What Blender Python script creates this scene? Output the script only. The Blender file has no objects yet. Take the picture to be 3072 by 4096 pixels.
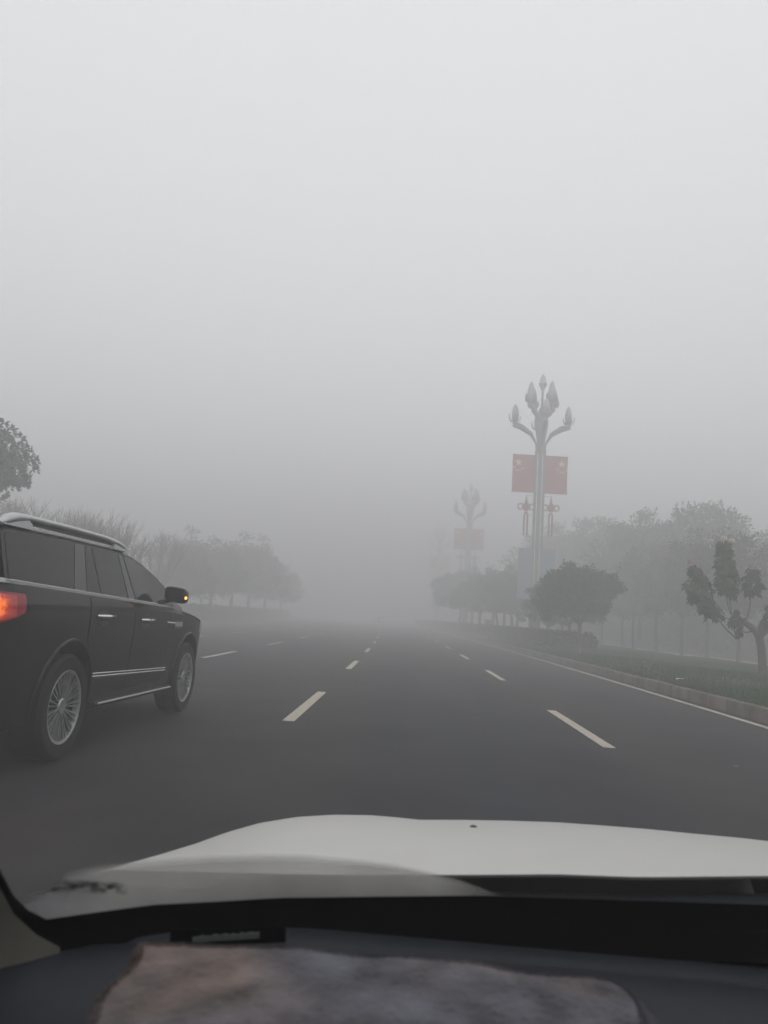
import bpy, bmesh, math, random
import numpy as np
from mathutils import Vector, Matrix
R = math.radians
S = bpy.context.scene
COL = S.collection

# ------------------------------------------------------------------ camera
H = 1.353
YAW, PIT, ROLL = 0.0458, 0.1357, 0.0638
cam = bpy.data.cameras.new("camera")
cam_o = bpy.data.objects.new("camera", cam)
COL.objects.link(cam_o)
cy, sy, cp, sp, cr, sr = math.cos(YAW), math.sin(YAW), math.cos(PIT), math.sin(PIT), math.cos(ROLL), math.sin(ROLL)
Fw = Vector((-sy * cp, cy * cp, sp)); Up = Vector((sy * sp, -cy * sp, cp)); Rt = Vector((cy, sy, 0))
ax = Rt * cr + Up * sr; ay = -Rt * sr + Up * cr
m = Matrix((ax, ay, -Fw)).transposed().to_4x4(); m.translation = (0, 0, H)
cam_o.matrix_world = m
cam.sensor_fit = 'AUTO'; cam.sensor_width = 36.0; cam.lens = 770 / 1024 * 36
cam.clip_start = 0.03; cam.clip_end = 2000
cam.dof.use_dof = True; cam.dof.focus_distance = 14.0; cam.dof.aperture_fstop = 6.5
S.camera = cam_o

# ------------------------------------------------------------------ sky, sun, exposure
SUN_EL, SUN_AZ = R(62), R(170)
w = bpy.data.worlds.new("World"); S.world = w; w.use_nodes = True
nt = w.node_tree
bg = nt.nodes["Background"]
sky = nt.nodes.new("ShaderNodeTexSky"); sky.sky_type = 'NISHITA'; sky.sun_disc = False
sky.sun_elevation = SUN_EL; sky.sun_rotation = SUN_AZ; sky.dust_density = 2.0; sky.air_density = 1.0; sky.ozone_density = 1.0
hs = nt.nodes.new("ShaderNodeHueSaturation"); hs.inputs["Saturation"].default_value = 0.10
nt.links.new(sky.outputs[0], hs.inputs["Color"])
veil = nt.nodes.new("ShaderNodeMix"); veil.data_type = 'RGBA'; veil.inputs[0].default_value = 0.6      # even stratus veil over the clear sky
veil.inputs[7].default_value = (11.1, 11.15, 11.3, 1)
nt.links.new(hs.outputs[0], veil.inputs[6]); nt.links.new(veil.outputs[2], bg.inputs[0])
bg.inputs[1].default_value = 0.13
sun = bpy.data.lights.new("sun", 'SUN'); sun.energy = 0.5; sun.angle = R(40); sun.color = (1, 0.97, 0.93)
sun_o = bpy.data.objects.new("sun", sun); COL.objects.link(sun_o)
sd = Vector((math.sin(SUN_AZ) * math.cos(SUN_EL), math.cos(SUN_AZ) * math.cos(SUN_EL), math.sin(SUN_EL)))
sun_o.rotation_euler = sd.to_track_quat('Z', 'Y').to_euler()
S.view_settings.view_transform = 'Standard'; S.view_settings.look = 'None'
S.view_settings.exposure = 0.0; S.view_settings.gamma = 1.0; S.view_settings.use_curve_mapping = False
c = S.cycles
c.max_bounces = 8; c.diffuse_bounces = 3; c.glossy_bounces = 3; c.transmission_bounces = 4
c.volume_bounces = 2; c.transparent_max_bounces = 24
c.caustics_reflective = False; c.caustics_refractive = False
c.sample_clamp_indirect = 4.0

# ------------------------------------------------------------------ haze (needs no geometry below)
HAZE_DENSITY = 0.0205

# ------------------------------------------------------------------ helpers
KAP = 0.0003
def bend(y):
    return -KAP * y * y if y > 0 else 0.0

class MB:
    def __init__(s): s.v = []; s.f = []; s.mi = []
    def add(s, vs, fs, mi=0):
        o = len(s.v); s.v += [tuple(p) for p in vs]
        for f in fs: s.f.append(tuple(i + o for i in f)); s.mi.append(mi)
    def box(s, x0, x1, y0, y1, z0, z1, mi=0, M=None):
        vs = [(x, y, z) for z in (z0, z1) for y in (y0, y1) for x in (x0, x1)]
        if M is not None: vs = [M @ Vector(p) for p in vs]
        s.add(vs, [(0, 2, 3, 1), (4, 5, 7, 6), (0, 1, 5, 4), (2, 6, 7, 3), (0, 4, 6, 2), (1, 3, 7, 5)], mi)
    def tube(s, path, rad, n=8, mi=0, cap=True, flat=1.0):
        P = [Vector(p) for p in path]
        if not isinstance(rad, (list, tuple)): rad = [rad] * len(P)
        rings = []; prev = None
        for i, p in enumerate(P):
            t = (P[min(i + 1, len(P) - 1)] - P[max(i - 1, 0)]).normalized()
            if prev is None:
                a = Vector((0, 0, 1)) if abs(t.z) < 0.9 else Vector((1, 0, 0))
                u = t.cross(a).normalized()
            else:
                u = (prev - t * prev.dot(t)).normalized()
            prev = u; v = t.cross(u)
            rings.append([p + (u * math.cos(2 * math.pi * k / n) + v * math.sin(2 * math.pi * k / n) * flat) * rad[i] for k in range(n)])
        s.loft(rings, True, cap, mi)
    def loft(s, rings, closed=True, cap=True, mi=0):
        n = len(rings[0]); vs = [p for r in rings for p in r]; fs = []
        for i in range(len(rings) - 1):
            for k in range(n if closed else n - 1):
                k2 = (k + 1) % n
                fs.append((i * n + k, i * n + k2, (i + 1) * n + k2, (i + 1) * n + k))
        if cap:
            fs.append(tuple(range(n - 1, -1, -1))); fs.append(tuple((len(rings) - 1) * n + k for k in range(n)))
        s.add(vs, fs, mi)
    def lathe(s, prof, n=24, axis='z', center=(0, 0, 0), mi=0, cap=False):
        rings = []
        for r, h in prof:
            ring = []
            for k in range(n):
                a = 2 * math.pi * k / n; p, q = r * math.cos(a), r * math.sin(a)
                v = (p, q, h) if axis == 'z' else ((h, p, q) if axis == 'x' else (p, h, q))
                ring.append((v[0] + center[0], v[1] + center[1], v[2] + center[2]))
            rings.append(ring)
        s.loft(rings, True, cap, mi)
    def prism(s, pts, thick, mi=0):
        """pts: list of 3D points (planar polygon); thick: offset vector"""
        n = len(pts); T = Vector(thick)
        vs = [Vector(p) for p in pts] + [Vector(p) + T for p in pts]
        fs = [tuple(range(n)), tuple(range(2 * n - 1, n - 1, -1))]
        for k in range(n): fs.append((k, (k + 1) % n, n + (k + 1) % n, n + k))
        s.add(vs, fs, mi)
    def grid(s, rows, mi=0):
        s.loft(rows, False, False, mi)
    def mesh(s, name, mats, smooth=None):
        me = bpy.data.meshes.new(name); me.from_pydata(s.v, [], s.f)
        for mt in (mats if isinstance(mats, (list, tuple)) else [mats]): me.materials.append(mt)
        me.polygons.foreach_set("material_index", s.mi)
        bm = bmesh.new(); bm.from_mesh(me); bmesh.ops.recalc_face_normals(bm, faces=bm.faces)
        if smooth is not None:
            for f in bm.faces: f.smooth = True
            for e in bm.edges:
                if len(e.link_faces) == 2 and e.calc_face_angle(0) > R(smooth): e.smooth = False
        bm.to_mesh(me); bm.free(); me.update()
        return me
    def build(s, name, mats, parent=None, smooth=None):
        return link(name, s.mesh(name, mats, smooth), parent)

def link(name, me, parent=None):
    o = bpy.data.objects.new(name, me); COL.objects.link(o)
    if parent is not None: o.parent = parent
    return o
def tag(o, label=None, cat=None, group=None, kind=None):
    if label: o["label"] = label
    if cat: o["category"] = cat
    if group: o["group"] = group
    if kind: o["kind"] = kind
    return o
def empty(name, loc=(0, 0, 0), rz=0.0):
    o = bpy.data.objects.new(name, None); COL.objects.link(o); o.location = loc; o.rotation_euler = (0, 0, rz); o.empty_display_size = 0.2
    return o
def copy_tree(o, parent=None):
    c2 = o.copy(); COL.objects.link(c2); c2.parent = parent
    for ch in list(o.children): copy_tree(ch, c2)
    return c2
def numpy_mesh(name, V, quads, mat):
    """V (n,3), quads (m,k)"""
    me = bpy.data.meshes.new(name); V = np.asarray(V, np.float32); Q = np.asarray(quads, np.int32)
    me.vertices.add(len(V)); me.vertices.foreach_set("co", V.ravel())
    k = Q.shape[1]
    me.loops.add(Q.size); me.loops.foreach_set("vertex_index", Q.ravel())
    me.polygons.add(len(Q)); me.polygons.foreach_set("loop_start", np.arange(0, Q.size, k, dtype=np.int32))
    me.update(calc_edges=True); me.materials.append(mat)
    return me

# ------------------------------------------------------------------ materials
def mat(name, col, rough=0.6, metal=0.0, spec=0.5, coat=0.0, var=None, vscale=4.0, bump=0.0, bscale=60.0, island=0.0, emit=None, estr=0.0, detail=5.0):
    mt = bpy.data.materials.new(name); mt.use_nodes = True
    n = mt.node_tree.nodes; l = mt.node_tree.links; b = n["Principled BSDF"]
    b.inputs["Base Color"].default_value = (*col, 1); b.inputs["Roughness"].default_value = rough
    b.inputs["Metallic"].default_value = metal; b.inputs["Specular IOR Level"].default_value = spec
    b.inputs["Coat Weight"].default_value = coat; b.inputs["Coat Roughness"].default_value = 0.04
    if emit: b.inputs["Emission Color"].default_value = (*emit, 1); b.inputs["Emission Strength"].default_value = estr
    out = None
    tc = n.new("ShaderNodeTexCoord")
    if var:
        nz = n.new("ShaderNodeTexNoise"); nz.inputs["Scale"].default_value = vscale; nz.inputs["Detail"].default_value = detail; nz.inputs["Roughness"].default_value = 0.65
        l.new(tc.outputs["Object"], nz.inputs["Vector"])
        rp = n.new("ShaderNodeValToRGB"); rp.color_ramp.elements[0].position = 0.33; rp.color_ramp.elements[1].position = 0.67
        rp.color_ramp.elements[0].color = (*col, 1); rp.color_ramp.elements[1].color = (*var, 1)
        l.new(nz.outputs["Fac"], rp.inputs[0]); out = rp.outputs[0]
    if island:
        g = n.new("ShaderNodeNewGeometry"); h = n.new("ShaderNodeHueSaturation")
        mr = n.new("ShaderNodeMapRange"); mr.inputs[3].default_value = 1 - island; mr.inputs[4].default_value = 1 + island
        l.new(g.outputs["Random Per Island"], mr.inputs[0]); l.new(mr.outputs[0], h.inputs["Value"])
        if out: l.new(out, h.inputs["Color"])
        else: h.inputs["Color"].default_value = (*col, 1)
        out = h.outputs[0]
    if out: l.new(out, b.inputs["Base Color"])
    if bump:
        nb = n.new("ShaderNodeTexNoise"); nb.inputs["Scale"].default_value = bscale; nb.inputs["Detail"].default_value = 4
        l.new(tc.outputs["Object"], nb.inputs["Vector"])
        bp = n.new("ShaderNodeBump"); bp.inputs["Strength"].default_value = bump; bp.inputs["Distance"].default_value = 0.02
        l.new(nb.outputs["Fac"], bp.inputs["Height"]); l.new(bp.outputs[0], b.inputs["Normal"])
    return mt

M = {}
M['earth'] = mat("earth", (0.05, 0.06, 0.035), 0.95, var=(0.07, 0.06, 0.045), vscale=0.4)
M['grass_soil'] = mat("grass_soil", (0.016, 0.038, 0.008), 0.95, var=(0.036, 0.042, 0.014), vscale=0.9, bump=0.6, bscale=12)
M['blade'] = mat("grass_blade", (0.020, 0.058, 0.010), 0.7, spec=0.08, var=(0.036, 0.074, 0.014), vscale=0.5, island=0.35)
M['marking'] = mat("marking_paint", (0.30, 0.275, 0.225), 0.75, var=(0.50, 0.455, 0.36), vscale=14.0, bump=0.2, bscale=120)
M['edge_paint'] = mat("edge_paint", (0.28, 0.26, 0.215), 0.75, var=(0.50, 0.455, 0.36), vscale=5.0)
M['concrete'] = mat("concrete", (0.44, 0.42, 0.38), 0.85, var=(0.24, 0.23, 0.21), vscale=2.0)
M['bark'] = mat("bark", (0.055, 0.045, 0.036), 0.9, var=(0.085, 0.07, 0.055), vscale=14, bump=0.8, bscale=40)
M['bark_grey'] = mat("bark_grey", (0.10, 0.092, 0.08), 0.9, var=(0.07, 0.06, 0.05), vscale=9, bump=0.5, bscale=30)
M['twig'] = mat("twig", (0.06, 0.042, 0.038), 0.9)
M['leaf'] = mat("clipped_leaf", (0.020, 0.042, 0.008), 0.6, spec=0.12, var=(0.034, 0.058, 0.012), vscale=1.2, island=0.4)
M['leaf_far'] = mat("wood_leaf", (0.034, 0.046, 0.014), 0.7, spec=0.1, var=(0.058, 0.064, 0.02), vscale=0.6, island=0.4)
M['leaf_mag'] = mat("thick_leaf", (0.03, 0.042, 0.025), 0.4, spec=0.4, island=0.4)
M['leaf_lobed'] = mat("lobed_leaf", (0.014, 0.032, 0.008), 0.6, spec=0.12, var=(0.024, 0.044, 0.011), vscale=3.0, island=0.45)
M['hedge'] = mat("hedge_leaf", (0.012, 0.020, 0.007), 0.65, spec=0.08, var=(0.022, 0.026, 0.01), vscale=1.0, island=0.45)
M['petal_white'] = mat("petal_white", (0.82, 0.78, 0.72), 0.7, var=(0.78, 0.66, 0.62), vscale=30)
M['petal_pink'] = mat("petal_pink", (0.55, 0.16, 0.2), 0.7, var=(0.4, 0.1, 0.14), vscale=30)
M['lamp_metal'] = mat("lamp_metal", (0.24, 0.24, 0.235), 0.6, metal=0.0, var=(0.2, 0.2, 0.198), vscale=2)
M['lamp_strip'] = mat("lamp_strip", (0.8, 0.8, 0.8), 0.4)
M['lamp_bud'] = mat("lamp_bud", (0.42, 0.42, 0.41), 0.5, var=(0.36, 0.36, 0.355), vscale=2)
M['stone'] = mat("pedestal_stone", (0.26, 0.22, 0.19), 0.8, var=(0.2, 0.17, 0.15), vscale=2.0)
M['flag'] = mat("flag_red", (0.48, 0.15, 0.14), 0.75, var=(0.42, 0.13, 0.12), vscale=1.5)
M['star'] = mat("star_yellow", (0.85, 0.76, 0.42), 0.6)
M['knot'] = mat("knot_red", (0.34, 0.11, 0.105), 0.6)
M['banner'] = mat("banner_blue", (0.24, 0.32, 0.35), 0.7, var=(0.2, 0.27, 0.3), vscale=0.8)
M['board'] = mat("board_blue", (0.12, 0.17, 0.2), 0.6)
M['suv_paint'] = mat("suv_paint", (0.005, 0.0052, 0.006), 0.45, metal=0.0, spec=0.12, coat=0.5, var=(0.007, 0.0072, 0.008), vscale=3)
M['gloss_black'] = mat("gloss_black", (0.01, 0.01, 0.011), 0.08, spec=0.5)
M['privacy'] = mat("privacy_glass", (0.008, 0.0085, 0.009), 0.06, spec=0.2)
M['front_glass'] = mat("front_glass", (0.03, 0.036, 0.034), 0.1, spec=0.4, var=(0.014, 0.016, 0.016), vscale=2.2)
M['rubber'] = mat("rubber", (0.012, 0.012, 0.013), 0.7, spec=0.25)
M['trim_black'] = mat("trim_black", (0.018, 0.018, 0.019), 0.5)
M['chrome'] = mat("chrome", (0.75, 0.75, 0.75), 0.16, metal=1.0)
M['satin'] = mat("satin_silver", (0.52, 0.53, 0.53), 0.34, metal=0.75)
M['rim'] = mat("rim_silver", (0.6, 0.61, 0.61), 0.35, metal=0.8, var=(0.34, 0.35, 0.35), vscale=8)
M['tail_red'] = mat("tail_red", (0.14, 0.006, 0.01), 0.15, coat=0.3, emit=(1, 0.03, 0.05), estr=0.07)
M['amber'] = mat("amber_lit", (0.7, 0.25, 0.02), 0.3, emit=(1.0, 0.24, 0.015), estr=1.3)
M['amber_core'] = mat("amber_core", (0.8, 0.4, 0.05), 0.3, emit=(1.0, 0.42, 0.06), estr=2.6)
def signal_mat():
    mt = mat("signal_lit", (0.35, 0.03, 0.015), 0.15, coat=0.4)
    n = mt.node_tree.nodes; l = mt.node_tree.links; b = n["Principled BSDF"]
    tc = n.new("ShaderNodeTexCoord"); mp = n.new("ShaderNodeMapping"); mp.inputs["Location"].default_value = (0, 1.225, -1.265); l.new(tc.outputs["Object"], mp.inputs[0])
    sc_ = n.new("ShaderNodeVectorMath"); sc_.operation = 'MULTIPLY'; sc_.inputs[1].default_value = (0, 3.4, 4.6); l.new(mp.outputs[0], sc_.inputs[0])
    ln = n.new("ShaderNodeVectorMath"); ln.operation = 'LENGTH'; l.new(sc_.outputs[0], ln.inputs[0])
    nz = n.new("ShaderNodeTexNoise"); nz.inputs["Scale"].default_value = 26; l.new(tc.outputs["Object"], nz.inputs["Vector"])
    ad = n.new("ShaderNodeMath"); ad.operation = 'MULTIPLY_ADD'; ad.inputs[1].default_value = 0.55; l.new(nz.outputs["Fac"], ad.inputs[0]); l.new(ln.outputs["Value"], ad.inputs[2])
    rp = n.new("ShaderNodeValToRGB"); e = rp.color_ramp.elements
    e[0].position = 0.36; e[0].color = (1.0, 0.42, 0.05, 1); e[1].position = 1.0; e[1].color = (0.07, 0.003, 0.006, 1)
    e2 = rp.color_ramp.elements.new(0.62); e2.color = (0.9, 0.17, 0.012, 1); e3 = rp.color_ramp.elements.new(0.82); e3.color = (0.22, 0.015, 0.012, 1)
    l.new(ad.outputs[0], rp.inputs[0]); l.new(rp.outputs[0], b.inputs["Emission Color"]); b.inputs["Emission Strength"].default_value = 1.0
    return mt
M['signal'] = signal_mat()
M['far_red'] = mat("far_tail_lit", (0.6, 0.05, 0.04), 0.3, emit=(1.0, 0.30, 0.22), estr=18.0)
M['far_white'] = mat("far_tail_pale", (0.6, 0.4, 0.3), 0.3, emit=(1.0, 0.7, 0.5), estr=7.0)
M['lens'] = mat("lamp_lens", (0.5, 0.52, 0.54), 0.08, metal=0.3)
M['white_paint'] = mat("white_paint", (0.50, 0.495, 0.48), 0.5, spec=0.3, coat=0.15, var=(0.48, 0.475, 0.46), vscale=7)
M['cowl'] = mat("cowl_plastic", (0.024, 0.026, 0.032), 0.6)
M['frit'] = mat("frit_black", (0.003, 0.003, 0.003), 0.75, spec=0.05)
M['dash'] = mat("dash_plastic", (0.020, 0.022, 0.028), 0.62, spec=0.25, var=(0.017, 0.019, 0.025), vscale=40, bump=0.15, bscale=500)
M['dash_dark'] = mat("dash_groove", (0.008, 0.008, 0.01), 0.7)
M['trim_olive'] = mat("pillar_trim", (0.085, 0.082, 0.068), 0.85, var=(0.075, 0.072, 0.062), vscale=60)
M['headliner'] = mat("headliner", (0.30, 0.29, 0.27), 0.9)
M['seat'] = mat("seat_cloth", (0.05, 0.05, 0.052), 0.8)
M['plate_text'] = mat("number_strip", (0.16, 0.18, 0.17), 0.6)
M['bug'] = mat("bug_spot", (0.05, 0.035, 0.03), 0.7)

def asphalt():
    mt = mat("asphalt", (0.04, 0.04, 0.042), 0.8, spec=0.15)
    n = mt.node_tree.nodes; l = mt.node_tree.links; b = n["Principled BSDF"]
    tc = n.new("ShaderNodeTexCoord")
    mp = n.new("ShaderNodeMapping"); mp.inputs["Scale"].default_value = (0.55, 0.03, 1); l.new(tc.outputs["Object"], mp.inputs[0])
    a = n.new("ShaderNodeTexNoise"); a.inputs["Scale"].default_value = 1.0; a.inputs["Detail"].default_value = 3; l.new(mp.outputs[0], a.inputs["Vector"])
    f = n.new("ShaderNodeTexNoise"); f.inputs["Scale"].default_value = 38; f.inputs["Detail"].default_value = 6; f.inputs["Roughness"].default_value = 0.8; l.new(tc.outputs["Object"], f.inputs["Vector"])
    p = n.new("ShaderNodeTexNoise"); p.inputs["Scale"].default_value = 0.9; p.inputs["Detail"].default_value = 5; l.new(tc.outputs["Object"], p.inputs["Vector"])
    m1 = n.new("ShaderNodeMix"); m1.data_type = 'RGBA'; m1.inputs[6].default_value = (0.0225, 0.0245, 0.0295, 1); m1.inputs[7].default_value = (0.036, 0.0315, 0.031, 1)
    rp = n.new("ShaderNodeMapRange"); rp.inputs[1].default_value = 0.35; rp.inputs[2].default_value = 0.65; l.new(a.outputs["Fac"], rp.inputs[0]); l.new(rp.outputs[0], m1.inputs[0])
    m2 = n.new("ShaderNodeMix"); m2.data_type = 'RGBA'; m2.blend_type = 'MULTIPLY'; m2.inputs[0].default_value = 1
    add = n.new("ShaderNodeMath"); add.operation = 'ADD'; l.new(f.outputs["Fac"], add.inputs[0]); l.new(p.outputs["Fac"], add.inputs[1])
    r2 = n.new("ShaderNodeMapRange"); r2.inputs[1].default_value = 0.7; r2.inputs[2].default_value = 1.3; r2.inputs[3].default_value = 0.62; r2.inputs[4].default_value = 1.38; l.new(add.outputs[0], r2.inputs[0])
    l.new(m1.outputs[2], m2.inputs[6]); l.new(r2.outputs[0], m2.inputs[7]); l.new(m2.outputs[2], b.inputs["Base Color"])
    bp = n.new("ShaderNodeBump"); bp.inputs["Strength"].default_value = 0.35; bp.inputs["Distance"].default_value = 0.01
    l.new(f.outputs["Fac"], bp.inputs["Height"]); l.new(bp.outputs[0], b.inputs["Normal"])
    return mt
M['asphalt'] = asphalt()

def kerb_mat():
    mt = mat("kerb_concrete", (0.13, 0.11, 0.095), 0.9)
    n = mt.node_tree.nodes; l = mt.node_tree.links; b = n["Principled BSDF"]
    tc = n.new("ShaderNodeTexCoord")
    sx = n.new("ShaderNodeSeparateXYZ"); l.new(tc.outputs["Object"], sx.inputs[0])
    md = n.new("ShaderNodeMath"); md.operation = 'PINGPONG'; md.inputs[1].default_value = 0.5; l.new(sx.outputs[1], md.inputs[0])
    j = n.new("ShaderNodeMath"); j.operation = 'GREATER_THAN'; j.inputs[1].default_value = 0.02; l.new(md.outputs[0], j.inputs[0])
    nz = n.new("ShaderNodeTexNoise"); nz.inputs["Scale"].default_value = 2.2; nz.inputs["Detail"].default_value = 6; l.new(tc.outputs["Object"], nz.inputs["Vector"])
    rp = n.new("ShaderNodeValToRGB"); e = rp.color_ramp.elements
    e[0].position = 0.38; e[0].color = (0.06, 0.046, 0.034, 1); e[1].position = 0.62; e[1].color = (0.135, 0.108, 0.088, 1)
    l.new(nz.outputs["Fac"], rp.inputs[0])
    mx = n.new("ShaderNodeMix"); mx.data_type = 'RGBA'; mx.inputs[6].default_value = (0.02, 0.017, 0.014, 1)
    rd = n.new("ShaderNodeMath"); rd.operation = 'ROUND'; hf = n.new('ShaderNodeMath'); hf.operation = 'SUBTRACT'; hf.inputs[1].default_value = 0.5; l.new(sx.outputs[1], hf.inputs[0]); l.new(hf.outputs[0], rd.inputs[0])
    wn = n.new("ShaderNodeTexWhiteNoise"); wn.noise_dimensions = '1D'; l.new(rd.outputs[0], wn.inputs["W"])
    tn = n.new("ShaderNodeMapRange"); tn.inputs[3].default_value = 0.7; tn.inputs[4].default_value = 1.15; l.new(wn.outputs["Value"], tn.inputs[0])
    ml = n.new("ShaderNodeMix"); ml.data_type = 'RGBA'; ml.blend_type = 'MULTIPLY'; ml.inputs[0].default_value = 1; l.new(rp.outputs[0], ml.inputs[6]); l.new(tn.outputs[0], ml.inputs[7])
    l.new(j.outputs[0], mx.inputs[0]); l.new(ml.outputs[2], mx.inputs[7]); l.new(mx.outputs[2], b.inputs["Base Color"])
    return mt
M['kerb'] = kerb_mat()

def pane_mat():
    mt = bpy.data.materials.new("clear_glass"); mt.use_nodes = True
    n = mt.node_tree.nodes; n.remove(n["Principled BSDF"])
    t = n.new("ShaderNodeBsdfTransparent"); mt.node_tree.links.new(t.outputs[0], n["Material Output"].inputs[0])
    return mt
M['pane'] = pane_mat()

def film_mat(name, col, lo, hi, scale, stretch=(1, 1, 1), dark=None):
    """dried rain film or painted reflection on glass: part clear, part scattering"""
    mt = bpy.data.materials.new(name); mt.use_nodes = True
    n = mt.node_tree.nodes; l = mt.node_tree.links; n.remove(n["Principled BSDF"])
    t = n.new("ShaderNodeBsdfTransparent"); d = n.new("ShaderNodeBsdfDiffuse"); tr = n.new("ShaderNodeBsdfTranslucent")
    for b in (d, tr): b.inputs[0].default_value = (*col, 1)
    mx0 = n.new("ShaderNodeMixShader"); mx0.inputs[0].default_value = 0.6; l.new(d.outputs[0], mx0.inputs[1]); l.new(tr.outputs[0], mx0.inputs[2])
    tc = n.new("ShaderNodeTexCoord"); mp = n.new("ShaderNodeMapping"); mp.inputs["Scale"].default_value = stretch; l.new(tc.outputs["Object"], mp.inputs[0])
    nz = n.new("ShaderNodeTexNoise"); nz.inputs["Scale"].default_value = scale; nz.inputs["Detail"].default_value = 5; l.new(mp.outputs[0], nz.inputs["Vector"])
    mr = n.new("ShaderNodeMapRange"); mr.inputs[1].default_value = 0.35; mr.inputs[2].default_value = 0.65; mr.inputs[3].default_value = lo; mr.inputs[4].default_value = hi
    l.new(nz.outputs["Fac"], mr.inputs[0])
    at = n.new("ShaderNodeAttribute"); at.attribute_name = "film"
    mu = n.new("ShaderNodeMath"); mu.operation = 'MULTIPLY'; l.new(mr.outputs[0], mu.inputs[0]); l.new(at.outputs["Fac"], mu.inputs[1])
    mx = n.new("ShaderNodeMixShader"); l.new(mu.outputs[0], mx.inputs[0]); l.new(t.outputs[0], mx.inputs[1]); l.new(mx0.outputs[0], mx.inputs[2])
    l.new(mx.outputs[0], n["Material Output"].inputs[0])
    return mt
M['film'] = film_mat("rain_film", (0.50, 0.49, 0.47), 0.78, 0.95, 9.0)
M['film_dark'] = film_mat('dark_grit', (0.03, 0.028, 0.025), -0.7, 1.25, 42.0, (1, 1, 1.6))
M['film_reflection'] = film_mat("reflection_film", (0.15, 0.14, 0.115), 0.5, 0.85, 6.0)  # olive tint that paints the pillar's reflection onto the glass

def towel_mat():
    mt = mat("plush", (0.16, 0.14, 0.14), 0.95, spec=0.1)
    n = mt.node_tree.nodes; l = mt.node_tree.links; b = n["Principled BSDF"]
    b.inputs["Sheen Weight"].default_value = 0.15; b.inputs["Sheen Roughness"].default_value = 0.6
    tc = n.new("ShaderNodeTexCoord")
    a = n.new("ShaderNodeTexNoise"); a.inputs["Scale"].default_value = 21; a.inputs["Detail"].default_value = 3; l.new(tc.outputs["Object"], a.inputs["Vector"])
    big = n.new("ShaderNodeTexNoise"); big.inputs["Scale"].default_value = 3.2; big.inputs["Detail"].default_value = 2; l.new(tc.outputs["Object"], big.inputs["Vector"])
    r1 = n.new("ShaderNodeValToRGB"); e = r1.color_ramp.elements
    e[0].position = 0.42; e[0].color = (0.062, 0.061, 0.076, 1); e[1].position = 0.56; e[1].color = (0.108, 0.08, 0.071, 1)
    l.new(big.outputs["Fac"], r1.inputs[0])
    r2 = n.new("ShaderNodeMapRange"); r2.inputs[1].default_value = 0.3; r2.inputs[2].default_value = 0.7; r2.inputs[3].default_value = 0.34; r2.inputs[4].default_value = 1.55; l.new(a.outputs["Fac"], r2.inputs[0])
    mx = n.new("ShaderNodeMix"); mx.data_type = 'RGBA'; mx.blend_type = 'MULTIPLY'; mx.inputs[0].default_value = 1
    l.new(r1.outputs[0], mx.inputs[6]); l.new(r2.outputs[0], mx.inputs[7]); l.new(mx.outputs[2], b.inputs["Base Color"])
    pn = n.new("ShaderNodeTexNoise"); pn.inputs["Scale"].default_value = 260; pn.inputs["Detail"].default_value = 3; l.new(tc.outputs["Object"], pn.inputs["Vector"])
    bp = n.new("ShaderNodeBump"); bp.inputs["Strength"].default_value = 0.5; bp.inputs["Distance"].default_value = 0.003
    l.new(pn.outputs["Fac"], bp.inputs["Height"]); l.new(bp.outputs[0], b.inputs["Normal"])
    return mt
M['plush'] = towel_mat()

# ================================================================== SETTING
def strip(x0, x1, y0, y1, z0, z1=None, step=4.0):
    """band along the gently bending road"""
    mb = MB(); z1 = z0 if z1 is None else z1
    ys = np.arange(y0, y1 + 0.01, step)
    mb.grid([[(x0 + bend(y), y, z0), (x1 + bend(y), y, z1)] for y in ys]); return mb

g = MB(); g.grid([[(-190, y, -0.05), (190, y, -0.05)] for y in (-70, 100, 300)])
tag(g.build("ground", M['earth']), kind="structure")
tag(strip(-16.4, 6.02, -60, 300, 0.0).build("road", M['asphalt']), kind="structure")

# painted lane dashes, edge line
mk = MB()
def dash_line(x0, phase, length, width, n0, n1):
    for k in range(n0, n1):
        ya, yb = phase + 10 * k, phase + 10 * k + length
        rows = []
        for y in np.linspace(ya, yb, 3):
            rows.append([(x0 + bend(y) - width / 2, y, 0.004), (x0 + bend(y) + width / 2, y, 0.004)])
        mk.grid(rows)
dash_line(-1.447, 9.80, 3.85, 0.15, -3, 18)
dash_line(2.426, 9.45, 3.75, 0.15, -3, 18)
dash_line(-5.32, 10.4, 4.0, 0.15, -3, 18)
dash_line(-9.14, 11.5, 4.0, 0.15, -3, 18)
dash_line(-12.95, 10.2, 4.0, 0.15, -3, 18)
tag(mk.build("lane_marking", M['marking']), kind="structure")
tag(strip(5.70, 5.84, -60, 300, 0.004).build("edge_line", M['edge_paint']), kind="structure")

# kerbs
def kerb(x0, x1, h, y0, y1):
    mb = MB(); rows = []
    for y in np.arange(y0, y1 + .01, 2.0):
        b = bend(y); rows.append([(x0 + b, y, -0.05), (x0 + b, y, h - 0.03), (x0 + b + 0.02 * (1 if x1 > x0 else -1), y, h), (x1 + b, y, h), (x1 + b, y, -0.05)])
    mb.grid(rows); return mb
tag(kerb(6.02, 6.20, 0.24, -60, 300).build("kerb", M['kerb'], smooth=50), kind="structure")
tag(kerb(-16.4, -16.58, 0.18, -60, 300).build("kerb", M['kerb'], smooth=50), kind="structure")

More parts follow.
